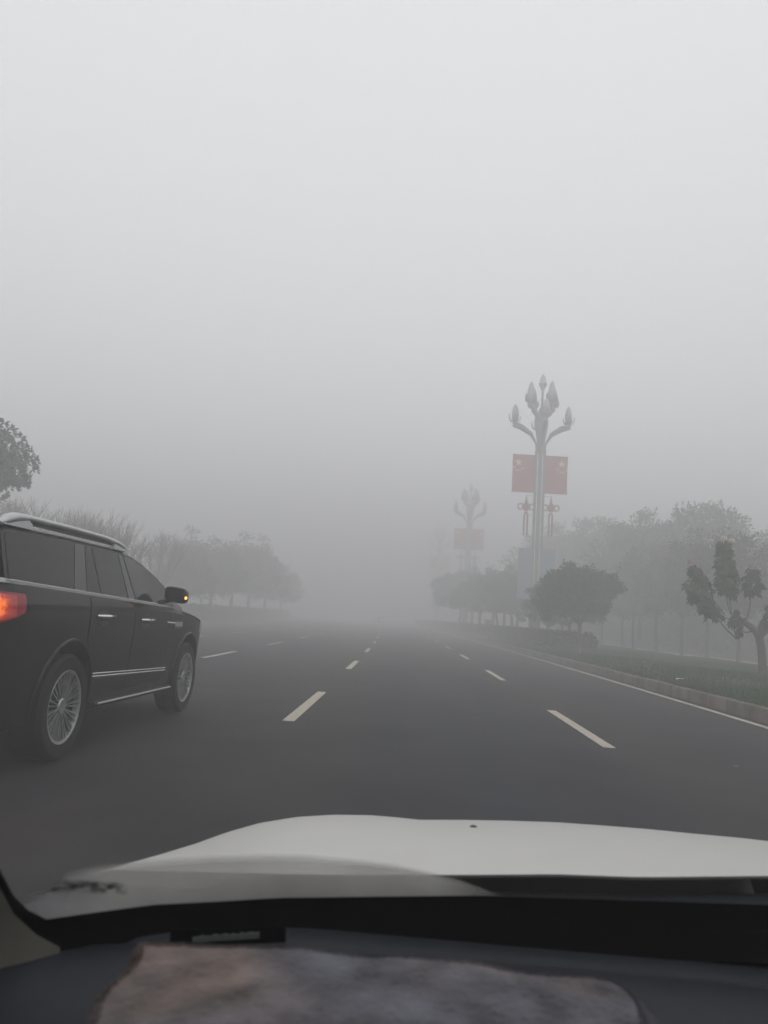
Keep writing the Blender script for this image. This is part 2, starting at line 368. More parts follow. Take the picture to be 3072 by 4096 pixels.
# grass verges as gently rolling terrain
rng = np.random.default_rng(3)
def hump(x, y):
    return 0.05 * math.sin(y * 0.31 + x * 0.7) + 0.04 * math.sin(y * 0.83 + 1.3) + 0.03 * math.sin(x * 1.7 + y * 0.2)
def verge_z(x, y):
    u = (x - 6.2)
    base = 0.22 + 0.10 * min(1, u / 1.5) - 0.22 * max(0, min(1, (u - 8.5) / 3.0))
    return base + hump(x, y) * min(1, u / 1.2) * 0.7
mb = MB()
xs = [6.19, 6.5, 6.9, 7.4, 8, 9, 10, 11, 12, 13, 14, 15, 16, 17, 17.7]
mb.grid([[(x + bend(y), y, verge_z(x, y)) for x in xs] for y in np.arange(-50, 290, 1.5)])
tag(mb.build("grass_verge", M['grass_soil'], smooth=60), kind="structure")
tag(strip(17.7, 20.6, -50, 290, 0.13).build("footpath", M['concrete']), kind="structure")
mb = MB()
mb.grid([[(x + bend(y), y, 0.06 + 0.3 * (x > 21) + hump(x, y)) for x in (20.6, 22, 26, 32, 40, 60, 90)] for y in np.arange(-50, 290, 4)])
tag(mb.build("park_lawn", M['grass_soil'], smooth=60), kind="structure")
mb = MB()
mb.grid([[(x + bend(y), y, 0.15 + 0.25 * (x < -17) + hump(x, y)) for x in (-16.57, -17.2, -18, -20, -24, -30, -45, -90)] for y in np.arange(-50, 290, 4)])
tag(mb.build("grass_verge", M['grass_soil'], smooth=60), kind="structure")

# grass blades (uncountable)
def blades(n, x0, x1, y0, y1, hlo, hhi, seed):
    r = np.random.default_rng(seed)
    y = y0 + (y1 - y0) * r.random(n) ** 1.5; x = x0 + (x1 - x0) * r.random(n)
    keep = (np.sin(x * 2.1 + y * .9) + np.sin(y * 1.7 - x * .6) + 1.6 * r.standard_normal(n)) > -1.6
    x, y = x[keep], y[keep]; n = len(x)
    z = np.array([verge_z(a, b) for a, b in zip(x, y)]) - 0.01
    h = hlo + (hhi - hlo) * r.random(n); a = r.random(n) * 6.283; wd = 0.012 + 0.012 * r.random(n) + y * 0.0003
    lean = 0.5 * h; la = r.random(n) * 6.283
    X = x - KAP * y * y
    V = np.zeros((n, 3, 3))
    V[:, 0] = np.stack([X - np.cos(a) * wd, y - np.sin(a) * wd, z], 1)
    V[:, 1] = np.stack([X + np.cos(a) * wd, y + np.sin(a) * wd, z], 1)
    V[:, 2] = np.stack([X + np.cos(la) * lean, y + np.sin(la) * lean, z + h], 1)
    return V.reshape(-1, 3), np.arange(3 * n).reshape(-1, 3)
V, Q = blades(150000, 6.25, 15.5, 11.0, 60.0, 0.035, 0.10, 5)
tag(link("grass", numpy_mesh("grass", V, Q, M['blade'])), kind="stuff")

# ================================================================== PLANTS
def leaf_quads(P, D, size, r, droop=0.0, aspect=0.5):
    """leaf diamonds at P pointing along D"""
    n = len(P)
    D = D / (np.linalg.norm(D, axis=1, keepdims=True) + 1e-9)
    D[:, 2] -= droop; D /= np.linalg.norm(D, axis=1, keepdims=True)
    rv = r.standard_normal((n, 3)); Sd = np.cross(D, rv); Sd /= np.linalg.norm(Sd, axis=1, keepdims=True) + 1e-9
    L = (size * (0.6 + 0.8 * r.random(n)))[:, None]
    V = np.stack([P, P + D * L * .5 + Sd * L * aspect * .5, P + D * L, P + D * L * .5 - Sd * L * aspect * .5], 1)
    return V.reshape(-1, 3), np.arange(4 * n).reshape(-1, 4)

def crown_mesh(name, rad, n_clump, per, clump_r, size, seed, material, flat=-0.45, shell=0.55, droop=0.3, aspect=0.5, lump=0.16, wisps=0):
    """leaf clumps spread through an ellipsoid whose underside is cut flat; origin at centre"""
    r = np.random.default_rng(seed)
    C = []
    ph = r.random(6) * 6.28
    while len(C) < n_clump:
        p = r.standard_normal(3); p /= np.linalg.norm(p)
        q = shell + (1 - shell) * r.random() ** 0.6
        az = math.atan2(p[1], p[0])
        q *= 1 + lump * math.sin(3 * az + ph[0] + 2 * p[2]) + lump * .7 * math.sin(5 * az + ph[1] - 3 * p[2]) + 0.06 * r.standard_normal()
        p = p * q
        if p[2] < flat + 0.12 * r.standard_normal(): continue
        C.append(p * np.array(rad))
    C = np.array(C)
    off = r.standard_normal((n_clump, per, 3)); off *= (clump_r * r.random((n_clump, per, 1)) ** .5) / np.linalg.norm(off, axis=2, keepdims=True)
    off[:, :, 2] *= 0.75
    P = (C[:, None] + off).reshape(-1, 3); D = (off + C[:, None] * 0.25 + r.standard_normal(off.shape) * clump_r * .5).reshape(-1, 3)
    if wisps:      # loose sprigs standing out of the clipped outline
        k = r.integers(0, n_clump, wisps); o_ = C[k] / np.linalg.norm(C[k], axis=1, keepdims=True); o_[:, 2] += .35 * r.random(wisps)
        t_ = r.random((wisps, 26, 1)); Pw = C[k][:, None] * .93 + o_[:, None] * t_ * (.25 + .42 * r.random((wisps, 1, 1))) + r.standard_normal((wisps, 26, 3)) * .05
        P = np.concatenate([P, Pw.reshape(-1, 3)]); D = np.concatenate([D, (o_[:, None] * .6 + r.standard_normal((wisps, 26, 3)) * .6).reshape(-1, 3)])
    V, Q = leaf_quads(P, D, size, r, droop, aspect)
    return numpy_mesh(name, V, Q, material), C

def trunk_mb(h, r0, C, seed, n_limb=7, fork=0.62, lean=0.0, two=False):
    """tapered trunk with limbs reaching to crown clumps C (relative to the trunk foot)"""
    rd = random.Random(seed); mb = MB()
    base = Vector((0, 0, -0.1)); top = Vector((lean, 0, h))
    stems = [(base, top)] if not two else [(base + Vector((-r0, 0, 0)), top + Vector((-.35, 0, 0))), (base + Vector((r0 * 1.2, 0, 0)), top + Vector((.3, .1, 0)))]
    for a, b in stems:
        mid = a.lerp(b, .5) + Vector((rd.uniform(-.06, .06), rd.uniform(-.06, .06), 0))
        mb.tube([a, a.lerp(mid, .4), mid, b], [r0 * 1.25, r0, r0 * .9, r0 * .72], 9)
    for k in range(n_limb):
        t = Vector(C[rd.randrange(len(C))]); s = stems[k % len(stems)]
        st = s[0].lerp(s[1], rd.uniform(.9, 1.0)); m1 = st.lerp(t, .45) + Vector((0, 0, .12 * (t - st).length * rd.uniform(.2, 1)))
        mb.tube([st, m1, t], [r0 * .5, r0 * .3, r0 * .1], 6)
    return mb

def make_tree(name, crown, C, foot_to_centre, r0, bark, seed, label, cat="tree", group=None, two=False, h=None, limbs=8):
    t = empty(name); tag(t, label, cat, group)
    cz = foot_to_centre
    h = h if h else cz - 0.9
    Crel = C + np.array([0, 0, cz])
    low = Crel[Crel[:, 2] < cz + .4] if (Crel[:, 2] < cz + .4).any() else Crel
    trunk_mb(h, r0, low, seed, limbs, two=two).build("trunk", bark, t, smooth=60)
    co = link("crown", crown, t); co.location = (0, 0, cz)
    return t

# --- clipped round trees in the hedge
cr_a, Ca = crown_mesh("crown", (1.66, 1.75, 1.30), 200, 185, 0.32, 0.115, 11, M['leaf'], flat=-.30, lump=.24, wisps=90)
cr_b, Cb = crown_mesh("crown", (1.95, 2.0, 1.5), 220, 170, 0.34, 0.115, 12, M['leaf'], flat=-.30, lump=.24, wisps=80)
G1 = "round clipped trees along the hedge"
t1 = make_tree("clipped_tree", cr_a, Ca, 2.42, 0.11, M['bark_grey'], 21, "nearest round clipped tree, trunk rising at the near end of the dark hedge", group=G1, h=1.35, limbs=11)
t1.location = (7.75, 36.4, verge_z(8.1, 36.4))
for ch in t1.children:
    if ch.name.startswith("crown"): ch.location.x = -0.40
t2 = make_tree("clipped_tree", cr_b, Cb, 2.45, 0.12, M['bark_grey'], 22, "round clipped tree on a thick trunk just behind the nearest one", group=G1, h=1.5)
tw = make_tree("clipped_tree", cr_b, Cb, 2.6, 0.12, M['bark_grey'], 23, "foggy clipped tree with a trunk forked from the ground in a narrow V", group=G1, two=True, h=1.7)
def place(o, x, y, s=1.0, rz=0.0, z=0.3):
    o.location = (x, y, z); o.scale = (s, s, s * random.Random(int(y * 10)).uniform(.94, 1.06)); o.rotation_euler.z = rz; return o
place(t2, 9.0, 45.2, 0.95, 1.0)
place(tw, 8.6, 77.0, 1.4, 0.0)
for x, y, s, rz, lab in [
    (9.9, 52.0, 0.85, 2.0, "round clipped tree on a slim dark trunk between the thick trunk and the lamp plinth"),
    (9.9, 57.5, 0.85, 3.1, "clipped tree with the slim trunk standing closest to the stone lamp plinth"),
    (9.05, 67.5, 1.3, 4.0, "first slim-trunked clipped tree left of the stone lamp plinth"),
    (9.05, 72.0, 1.42, 0.7, "second clipped tree left of the stone lamp plinth, beside the V-forked one"),
    (8.2, 80.0, 1.5, 5.2, "foggy clipped tree standing behind the small blue board"),
    (7.2, 84.0, 1.55, 2.6, "foggy clipped tree on a crooked trunk just left of the small blue board"),
    (7.4, 99.0, 1.75, 1.3, "pale clipped tree fading in fog beside the second lamp plinth"),
    (6.6, 108.0, 1.8, 3.7, "very faint clipped tree, last one to be made out along the kerb"),
]:
    tt = copy_tree(t2); tt["label"] = lab; place(tt, x, y, s, rz)

# --- hedges
def hedge(x0, x1, y0, y1, h, n, size, seed, label, material=None, curve=True, rough=0.05):
    r = np.random.default_rng(seed)
    t = empty("hedge", ((x0 + x1) / 2, (y0 + y1) / 2, 0)); tag(t, label, "hedge")
    ox, oy = (x0 + x1) / 2, (y0 + y1) / 2
    core = MB(); rows = []
    for y in np.linspace(y0 + .15, y1 - .15, 30):
        b = bend(y) if curve else 0; rows.append([(a + b - ox, y - oy, z) for a, z in ((x0 + .15, 0.0), (x0 + .15, h - .12), (x1 - .15, h - .12), (x1 - .15, 0.0))])
    core.loft(rows, True, True); core.build("branches", M['twig'], t)
    # leaves over the faces
    per = np.array([(y1 - y0) * h, (y1 - y0) * h, (y1 - y0) * (x1 - x0), (x1 - x0) * h]); per = per / per.sum()
    k = r.choice(4, n, p=per); u, v = r.random(n), r.random(n)
    x = np.where(k == 0, x0, np.where(k == 1, x1, x0 + (x1 - x0) * u)); y = np.where(k == 3, y0, y0 + (y1 - y0) * u); y = np.where(k == 2, y0 + (y1 - y0) * v, y)
    z = np.where(k == 2, h, h * v)
    wob = 0.06 * np.sin(y * 1.9) + 0.05 * np.sin(y * 4.3 + x) + rough * r.standard_normal(n)
    z = z + np.where(k == 2, wob, 0); x = x + np.where(k < 2, wob, 0) - np.where(k == 0, 0, 0)
    sh = np.clip((z - h * .6) / (h * .4), 0, 1); x = x + np.where(k == 0, .15 * sh ** 3, 0) - np.where(k == 1, .15 * sh ** 3, 0)
    bx_ = np.where(y > 0, -KAP * y * y, 0) if curve else 0
    P = np.stack([x + bx_ - ox, y - oy, np.maximum(z, .02)], 1) + r.standard_normal((n, 3)) * .03
    D = r.standard_normal((n, 3)) + np.stack([np.where(k == 0, -1, np.where(k == 1, 1, 0)), np.where(k == 3, -1, 0), np.where(k == 2, 1, .3)], 1)
    V, Q = leaf_quads(P, D, size, r, 0.0, .6)
    link("foliage", numpy_mesh("foliage", V, Q, material or M['hedge']), t)
    return t
hedge(7.35, 9.75, 39.6, 84.0, 1.02, 26000, 0.13, 31, "low dark clipped hedge along the kerb under the round trees")
hedge(7.3, 9.8, 90.0, 150.0, 1.0, 9000, 0.2, 32, "farther hedge fading in fog by the second lamp plinth", rough=.1)
hedge(-18.6, -17.0, 22.0, 150.0, 1.15, 26000, 0.22, 33, "long pale green hedge along the far left road edge", material=M['leaf_far'], rough=.1)

hedge(24.5, 27.5, 30.0, 120.0, 3.2, 40000, 0.3, 34, "tall foggy shrub belt behind the slim path trees", material=M["leaf_far"], rough=.3)

# --- street trees along the footpath (right), tall park trees behind
cr_p, Cp = crown_mesh("crown", (2.3, 2.3, 2.5), 150, 80, 0.6, 0.19, 41, M['leaf_far'], flat=-.8, shell=.3)
G2 = "slim trees along the pale footpath"
p0 = make_tree("path_tree", cr_p, Cp, 4.7, 0.10, M['bark'], 42, "slim foggy tree by the pale footpath, nearest to the pollarded flowering tree", group=G2, h=3.2)
place(p0, 17.3, 42.1, 0.95, 0, .1)
for k, (x, y, s, rz, lab) in enumerate([
    (17.55, 47.3, 1.05, 1.1, "foggy path tree on the thickest straight trunk beside the pale footpath"),
    (17.3, 50.8, 1.0, 2.4, "foggy path tree on a leaning trunk, second to the left of the pollarded tree's branches"),
    (17.0, 55.0, 1.05, 3.3, "foggy path tree standing midway between clipped tree and pollarded tree"),
    (16.4, 58.5, 0.95, 4.4, "thin faint path tree midway along the pale footpath"),
    (17.6, 66.0, 1.1, 5.1, "very faint path tree behind the right side of the nearest clipped crown"),
    (16.8, 70.0, 1.0, 0.4, "faintest path tree, closest beside the nearest clipped tree's trunk"),
]):
    tt = copy_tree(p0); tt["label"] = lab; place(tt, x, y, s, rz, .1)
cr_q, Cq = crown_mesh("crown", (3.7, 3.4, 4.3), 240, 100, 0.9, 0.27, 43, M['leaf_far'], flat=-.75, shell=.35, lump=.2)
q0 = make_tree("park_tree", cr_q, Cq, 6.7, 0.22, M['bark'], 44, "tallest foggy park tree rising behind the pollarded tree", group="tall park trees in the fog", h=4.2)
place(q0, 23.6, 63.0, 1.0, .5, .2)
for x, y, s, rz, lab in [
    (29.0, 64.0, 0.97, 2.0, "foggy park tree at the photo's right border behind the pollarded tree"),
    (19.3, 67.0, 0.98, 3.9, "foggy park tree left of the tallest one, behind the slim path trees"),
    (20.5, 86.0, 1.25, 1.4, "palest park tree behind the right shoulder of the clipped tree"),
    (33.5, 56.0, 0.9, 4.9, "park tree mostly cut off by the photo's right border"),
    (16.8, 96.0, 1.2, 4.0, "ghostly park tree just behind the nearest clipped crown"),
]:
    tt = copy_tree(q0); tt["label"] = lab; place(tt, x, y, s, rz, .2)
cr_r, Cr = crown_mesh("crown", (1.6, 1.5, 2.6), 60, 26, 0.5, 0.17, 45, M['leaf_far'], flat=-.9, shell=.4, lump=.25)
rt = make_tree("sparse_tree", cr_r, Cr, 4.0, 0.08, M['bark'], 46, "sparse pale tree half cut off by the photo's right border, above the pollarded trunk", h=2.4)
place(rt, 17.6, 36.0, 1.0, 0, .2)

# --- left: leafless trees with upright twigs, leafy trees beyond
def bare_tree(seed, h, spread, n_st=9):
    rd = random.Random(seed); trunk = MB(); tw = MB()
    trunk.tube([(0, 0, -.1), (rd.uniform(-.1, .1), 0, h * .18), (0, 0, h * .3)], [.11, .09, .08], 8)
    for k in range(n_st):
        a = k * 2.4 + rd.uniform(-.3, .3); rr = spread * math.sqrt((k + .5) / n_st)
        e = Vector((math.cos(a) * rr, math.sin(a) * rr, h * rd.uniform(.66, .82)))
        m1 = Vector((e.x * .55, e.y * .55, h * .45))
        tw.tube([(0, 0, h * .26), m1, e], [.055, .035, .018], 5)
        for j in range(26):
            q = rd.uniform(.15, 1); s0 = (m1.lerp(e, q) if q > .3 else Vector((0, 0, h * .3)).lerp(m1, q * 2))
            d = Vector((rd.gauss(0, .28) + e.x * .12, rd.gauss(0, .28) + e.y * .12, 1)).normalized(); L = h * rd.uniform(.14, .3)
            m2 = s0 + d * L * .5 + Vector((rd.gauss(0, .05), rd.gauss(0, .05), 0)); tip = s0 + d * L
            tip.z = min(tip.z, h * rd.uniform(.93, 1.03))
            tw.tube([s0, m2, tip], [.017, .012, .006], 3, cap=False)
            for _ in range(3):
                s1 = m2.lerp(tip, rd.random()); d2 = (d + Vector((rd.gauss(0, .35), rd.gauss(0, .35), .2))).normalized()
                tw.tube([s1, s1 + d2 * L * rd.uniform(.2, .45)], [.009, .004], 3, cap=False)
    return trunk, tw
G3 = "leafless trees beyond the dark car"
bare = []
for sd in (51, 52):
    b = empty("bare_tree"); tr, tw_ = bare_tree(sd, 6.3, 1.9); tr.build("trunk", M['bark_grey'], b); tw_.build("twigs", M['twig'], b); tag(b, "x", "tree", G3); bare.append(b)
for i, (x, y, s, rz, lab) in enumerate([
    (-22.4, 43.0, 1.05, 0, "leafless tree above the rear end of the dark car's roof rail"),
    (-20.0, 42.0, 1.02, 1, "leafless tree with upright twigs above the middle of the dark car's roof"),
    (-17.9, 43.0, 0.98, 2, "leafless tree above the front end of the dark car's roof rail"),
    (-16.1, 42.0, 0.94, 3, "leafless tree rising over the dark car's windscreen pillar"),
    (-14.4, 41.0, 0.80, 4, "lowest leafless tree, just above the dark car's wing mirror"),
    (-25.2, 45.0, 1.1, 5, "leafless tree behind the dark car's rear roof corner"),
    (-16.6, 54.0, 0.95, 1.7, "leafless tree just right of the dark car's wing mirror"),
    (-17.4, 63.0, 0.95, 0.7, "faint leafless tree in front of the foggy leafy tree by the mirror"),
    (-18.8, 48.0, 1.05, 2.5, "leafless tree standing one row back behind the roof rail's front end"),
]):
    o = bare[i] if i < 2 else copy_tree(bare[i % 2])
    o["label"] = lab; place(o, x - 1.6, y, s, rz, .3)
cr_l, Cl = crown_mesh("crown", (2.7, 2.7, 2.2), 170, 90, 0.6, 0.2, 53, M['leaf_far'], flat=-.55, shell=.35)
l0 = make_tree("verge_tree", cr_l, Cl, 3.5, 0.14, M['bark_grey'], 54, "foggy leafy tree beside the dark car's mirror", group="leafy trees beyond the left hedge", h=2.6)
place(l0, -19.3, 64.0, 0.9, 0, .3)
for x, y, s, rz, lab in [
    (-19.6, 74.0, 1.15, 1.0, "foggy leafy tree next beyond the one by the dark car's mirror"),
    (-19.7, 83.0, 1.45, 2.0, "tallest foggy leafy tree in the left row"),
    (-19.9, 93.0, 1.45, 3.0, "pale leafy tree where the left row starts to drop away"),
    (-20.2, 105.0, 1.3, 4.0, "very pale leafy tree near the vanishing end of the left row"),
    (-20.6, 120.0, 1.2, 5.0, "last barely visible leafy tree of the left row"),
    (-24.5, 58.0, 1.0, 0.5, "foggy leafy tree behind the leafless twigs over the windscreen"),
    (-24.5, 80.0, 1.35, 1.7, "foggy leafy tree one row back behind the tallest one"),
    (-29.5, 52.0, 1.05, 2.7, "foggy leafy tree behind the leafless trees over the roof rail"),
]:
    tt = copy_tree(l0); tt["label"] = lab; place(tt, x, y, s, rz, .3)

# --- broad-leaved evergreen at the left border: rosettes of long leaves
def rosette_crown(name, rad, n_ros, seed):
    r = np.random.default_rng(seed); Ps, Ds = [], []; C = []
    while len(C) < n_ros:
        p = r.standard_normal(3); p /= np.linalg.norm(p); p *= (.45 + .55 * r.random() ** .6) * (1 + .2 * math.sin(4 * p[2] + 3 * math.atan2(p[1], p[0])))
        C.append(p * np.array(rad))
    C = np.array(C)
    for q in C:
        out = q / np.linalg.norm(q); out[2] += .35
        k = 9; a = np.arange(k) * 2.4
        u = np.cross(out, [0, 0, 1.0]); u /= np.linalg.norm(u) + 1e-6; v = np.cross(out, u)
        D = out * .7 + np.outer(np.cos(a), u) + np.outer(np.sin(a), v)
        Ps.append(q + D * .03); Ds.append(D)
    V, Q = leaf_quads(np.concatenate(Ps), np.concatenate(Ds), .21, r, .1, .42)
    return numpy_mesh(name, V, Q, M['leaf_mag']), C
cm, Cm = rosette_crown("crown", (2.5, 2.3, 1.7), 2300, 61)
mg = make_tree("evergreen_tree", cm, Cm, 6.3, 0.16, M['bark'], 62, "dark broad-leaved evergreen tree cut off by the photo's left border above the dark car", h=4.6, limbs=14)
place(mg, -18.75, 30.0, 1.0, 0, .3); mg.scale = (1, 1, 1)

# --- pollarded flowering tree, near right (built in its own plane depth about y = 23)
PY = 23.0
pol = empty("pollarded_tree", (10.15, PY, 0.2))
tag(pol, "pollarded tree with a thick bent trunk, drooping lobed leaves and pale flowers", "tree")
def rel(x, z, dy=0.0): return Vector((x - 10.15, dy, z - 0.2))
tb = MB()
tb.tube([rel(10.17, -.05), rel(10.155, .43), rel(10.13, .81), rel(10.10, 1.19), rel(10.05, 1.46), rel(9.96, 1.63), rel(9.8, 1.76), rel(9.69, 1.83), rel(9.60, 1.92)],
        [.155, .125, .115, .108, .11, .10, .092, .085, .075], 14)
tb.tube([rel(10.03, 1.46), rel(9.96, 1.52, -.05), rel(9.93, 1.49, -.1)], [.08, .07, .04], 9)
tb.tube([rel(10.06, 1.5), rel(10.2, 1.60, .08), rel(10.33, 1.70, .14), rel(10.36, 1.83, .16)], [.10, .085, .08, .05], 10)
tb.tube([rel(10.06, 1.62, -.04), rel(10.09, 1.75, -.07), rel(10.08, 1.81, -.08)], [.085, .075, .06], 10)
tb.tube([rel(9.62, 1.90), rel(9.60, 1.99, -.02)], [.085, .075], 10)
tb.tube([rel(9.61, 1.88), rel(9.55, 1.72, .05), rel(9.44, 1.60, .07)], [.06, .05, .035], 8)
tb.tube([rel(9.58, 1.70, .05), rel(9.52, 1.55, .02), rel(9.47, 1.42, 0), rel(9.36, 1.40, 0)], [.04, .04, .045, .04], 8)
tb.tube([rel(9.44, 1.60, .07), rel(9.42, 1.50), rel(9.39, 1.41)], [.035, .035, .035], 7)
tb.tube([rel(9.55, 1.60), rel(9.7, 1.585), rel(9.84, 1.63)], [.016, .02, .02], 6)
tb.build("trunk", M['bark'], pol, smooth=70)
shoots = [
    ([(9.38, 1.41, 0), (9.07, 1.63, -.1), (8.78, 1.95, -.15), (8.54, 2.21, -.2), (8.21, 2.6, -.2), (7.99, 2.97, -.15)], .42, .22, 95, .30),
    ([(9.08, 2.09, .1), (8.89, 2.35, .15), (8.67, 2.65, .2), (8.44, 3.05, .25), (8.24, 3.46, .3)], .46, .20, 85, .24),
    ([(9.59, 1.86, .1), (9.32, 1.92, .1), (9.05, 1.97, .05), (8.77, 2.14, .0), (8.60, 2.27, -.05)], .8, .16, 12, .15),
    ([(9.39, 1.44, .0), (9.30, 1.77, .0), (9.24, 2.23, .0), (9.19, 2.6, .02), (9.14, 3.1, .03), (9.08, 3.49, .04), (9.04, 4.15, .05)], .45, .21, 170, .29),
    ([(9.36, 1.9, .05), (9.21, 2.23, .08), (9.15, 2.6, .12), (9.1, 3.0, .15)], .8, .2, 20, .25),
    ([(9.67, 1.89, .0), (9.75, 2.28, -.05), (9.80, 2.74, -.05), (9.86, 3.44, -.1)], .55, .2, 75, .27),
    ([(9.30, 1.72, -.05), (9.28, 1.95, -.15), (9.27, 2.15, -.2)], .1, .17, 34, .15),
    ([(9.52, 1.5, -.05), (9.46, 1.55, -.12), (9.40, 1.62, -.15)], .3, .10, 10, .07),
    ([(10.36, 1.83, .16), (10.45, 2.1, .1), (10.6, 2.5, .1)], .1, .2, 50, .26),
]
shb = MB(); rl = np.random.default_rng(71); LV, LF = [], []
lobe = [(0, 0), (.33, -.12), (.60, .16), (.36, .30), (.52, .62), (.20, .60), (0, 1.0), (-.20, .60), (-.52, .62), (-.36, .30), (-.60, .16), (-.33, -.12)]
def add_leaf(p, d, nrm, L):
    d = d / np.linalg.norm(d); sx_ = np.cross(d, nrm); sx_ /= np.linalg.norm(sx_) + 1e-9; nn = np.cross(sx_, d)
    o = len(LV); ctr = p + d * .35 * L + nn * .05 * L; LV.append(ctr)
    for (a, b) in lobe:
        LV.append(p + sx_ * a * L * .85 + d * b * L - nn * (abs(a) * .25 + .18 * b * b) * L)
    for k in range(12): LF.append((o, o + 1 + k, o + 1 + (k + 1) % 12))
for pts, t0, ll, n, rad in shoots:
    n = int(n * .92); rad *= 1.08
    P = [rel(x, z, dy) for x, z, dy in pts]
    shb.tube(P, [.022 - .014 * i / (len(P) - 1) for i in range(len(P))], 6)
    seg = np.array([list(p) for p in P]); d = np.linalg.norm(np.diff(seg, axis=0), axis=1); cum = np.concatenate([[0], np.cumsum(d)]); cum /= cum[-1]
    for i in range(n):
        t = t0 + (1 - t0) * (i + rl.random()) / n
        q = np.array([np.interp(t, cum, seg[:, k]) for k in range(3)])
        env = math.sin(math.pi * min(1, .16 + .84 * (1 - (t - t0) / (1 - t0)) ** .8 * .75 + .08)) * .5 + .55
        a = i * 2.4 + rl.normal() * .3; out = np.array([math.cos(a), math.sin(a), 0])
        rr = rad * env * math.sqrt(rl.random()) * (1.0 - .45 * ((t - t0) / (1 - t0)) ** 2)
        p = q + out * rr + np.array([0, 0, .05 * rl.normal()])
        L = ll * 1.22 * (.6 + .6 * rl.random())
        add_leaf(p, out * (.45 + .75 * rl.random()) + np.array([0, 0, -1.0]) + rl.normal(size=3) * .35, out + rl.normal(size=3) * .35 + np.array([0, 0, .3]), L)
shb.build("shoots", M['bark_grey'], pol, smooth=60)
link("leaves", numpy_mesh("leaves", np.array(LV), np.array(LF), M['leaf_lobed']), pol)
def flower(x, z, dy, r0, material):
    mb = MB(); rd = random.Random(int(x * 100))
    for k in range(9):
        a = k * 2.4; tilt = .3 + .12 * k
        u = Vector((math.cos(a), math.sin(a), 0)); up = Vector((0, 0, 1))
        rows = []
        for i in range(4):
            t = i / 3; wd = r0 * .75 * math.sin(math.pi * (.15 + .75 * t)); c0 = u * r0 * math.sin(t * 1.5) * (.35 + .08 * k) + up * r0 * (t * 1.3 - .5 - .05 * k)
            s_ = u.cross(up)
            rows.append([c0 - s_ * wd + u * .01 * rd.random(), c0 + u * r0 * .2, c0 + s_ * wd])
        mb.grid(rows)
    mb.tube([(0, 0, -r0 * 2.2), (0, 0, -r0 * .4)], [r0 * .12, r0 * .2], 5)
    o = mb.build("flower", material, pol, smooth=60); o.location = rel(x, z, dy); return o
for x, z, dy, r0, k in [(8.66, 4.19, .05, .095, 'petal_white'), (9.04, 4.30, .05, .10, 'petal_white'), (9.26, 4.24, 0, .09, 'petal_white'),
                        (8.14, 3.56, .3, .045, 'petal_pink'), (8.24, 3.55, .3, .03, 'petal_pink'), (9.75, 3.52, -.1, .05, 'petal_pink'), (9.9, 3.48, -.1, .03, 'petal_pink'), (7.97, 3.04, -.15, .035, 'petal_pink')]:
    flower(x, z, dy, r0, M[k])
sb = MB()
sb.tube([rel(9.05, 4.1, .05), rel(8.9, 4.03, .05), rel(8.7, 4.06, .05), rel(8.66, 4.14, .05)], .01, 5)
sb.tube([rel(9.06, 4.05, .05), rel(9.2, 4.05, .03), rel(9.26, 4.2, 0)], .01, 5)
sb.build("shoots", M['bark_grey'], pol)

# ================================================================== STREET LAMPS
def star(mb, cx, cz, r, y, th, rot=0.0, mi=0):
    pts = []
    for k in range(10):
        a = rot + math.pi / 2 + k * math.pi / 5; q = r if k % 2 == 0 else r * .382
        pts.append((cx + q * math.cos(a), y, cz + q * math.sin(a)))
    n = 10; ctr = (cx, y, cz)
    mb.add(pts + [ctr], [(k, (k + 1) % n, n) for k in range(n)], mi)
    mb.add([(p[0], y + th, p[2]) for p in pts] , [tuple(range(n))], mi)
    for k in range(n):
        a, b = pts[k], pts[(k + 1) % n]; mb.add([a, b, (b[0], y + th, b[2]), (a[0], y + th, a[2])], [(0, 1, 2, 3)], mi)

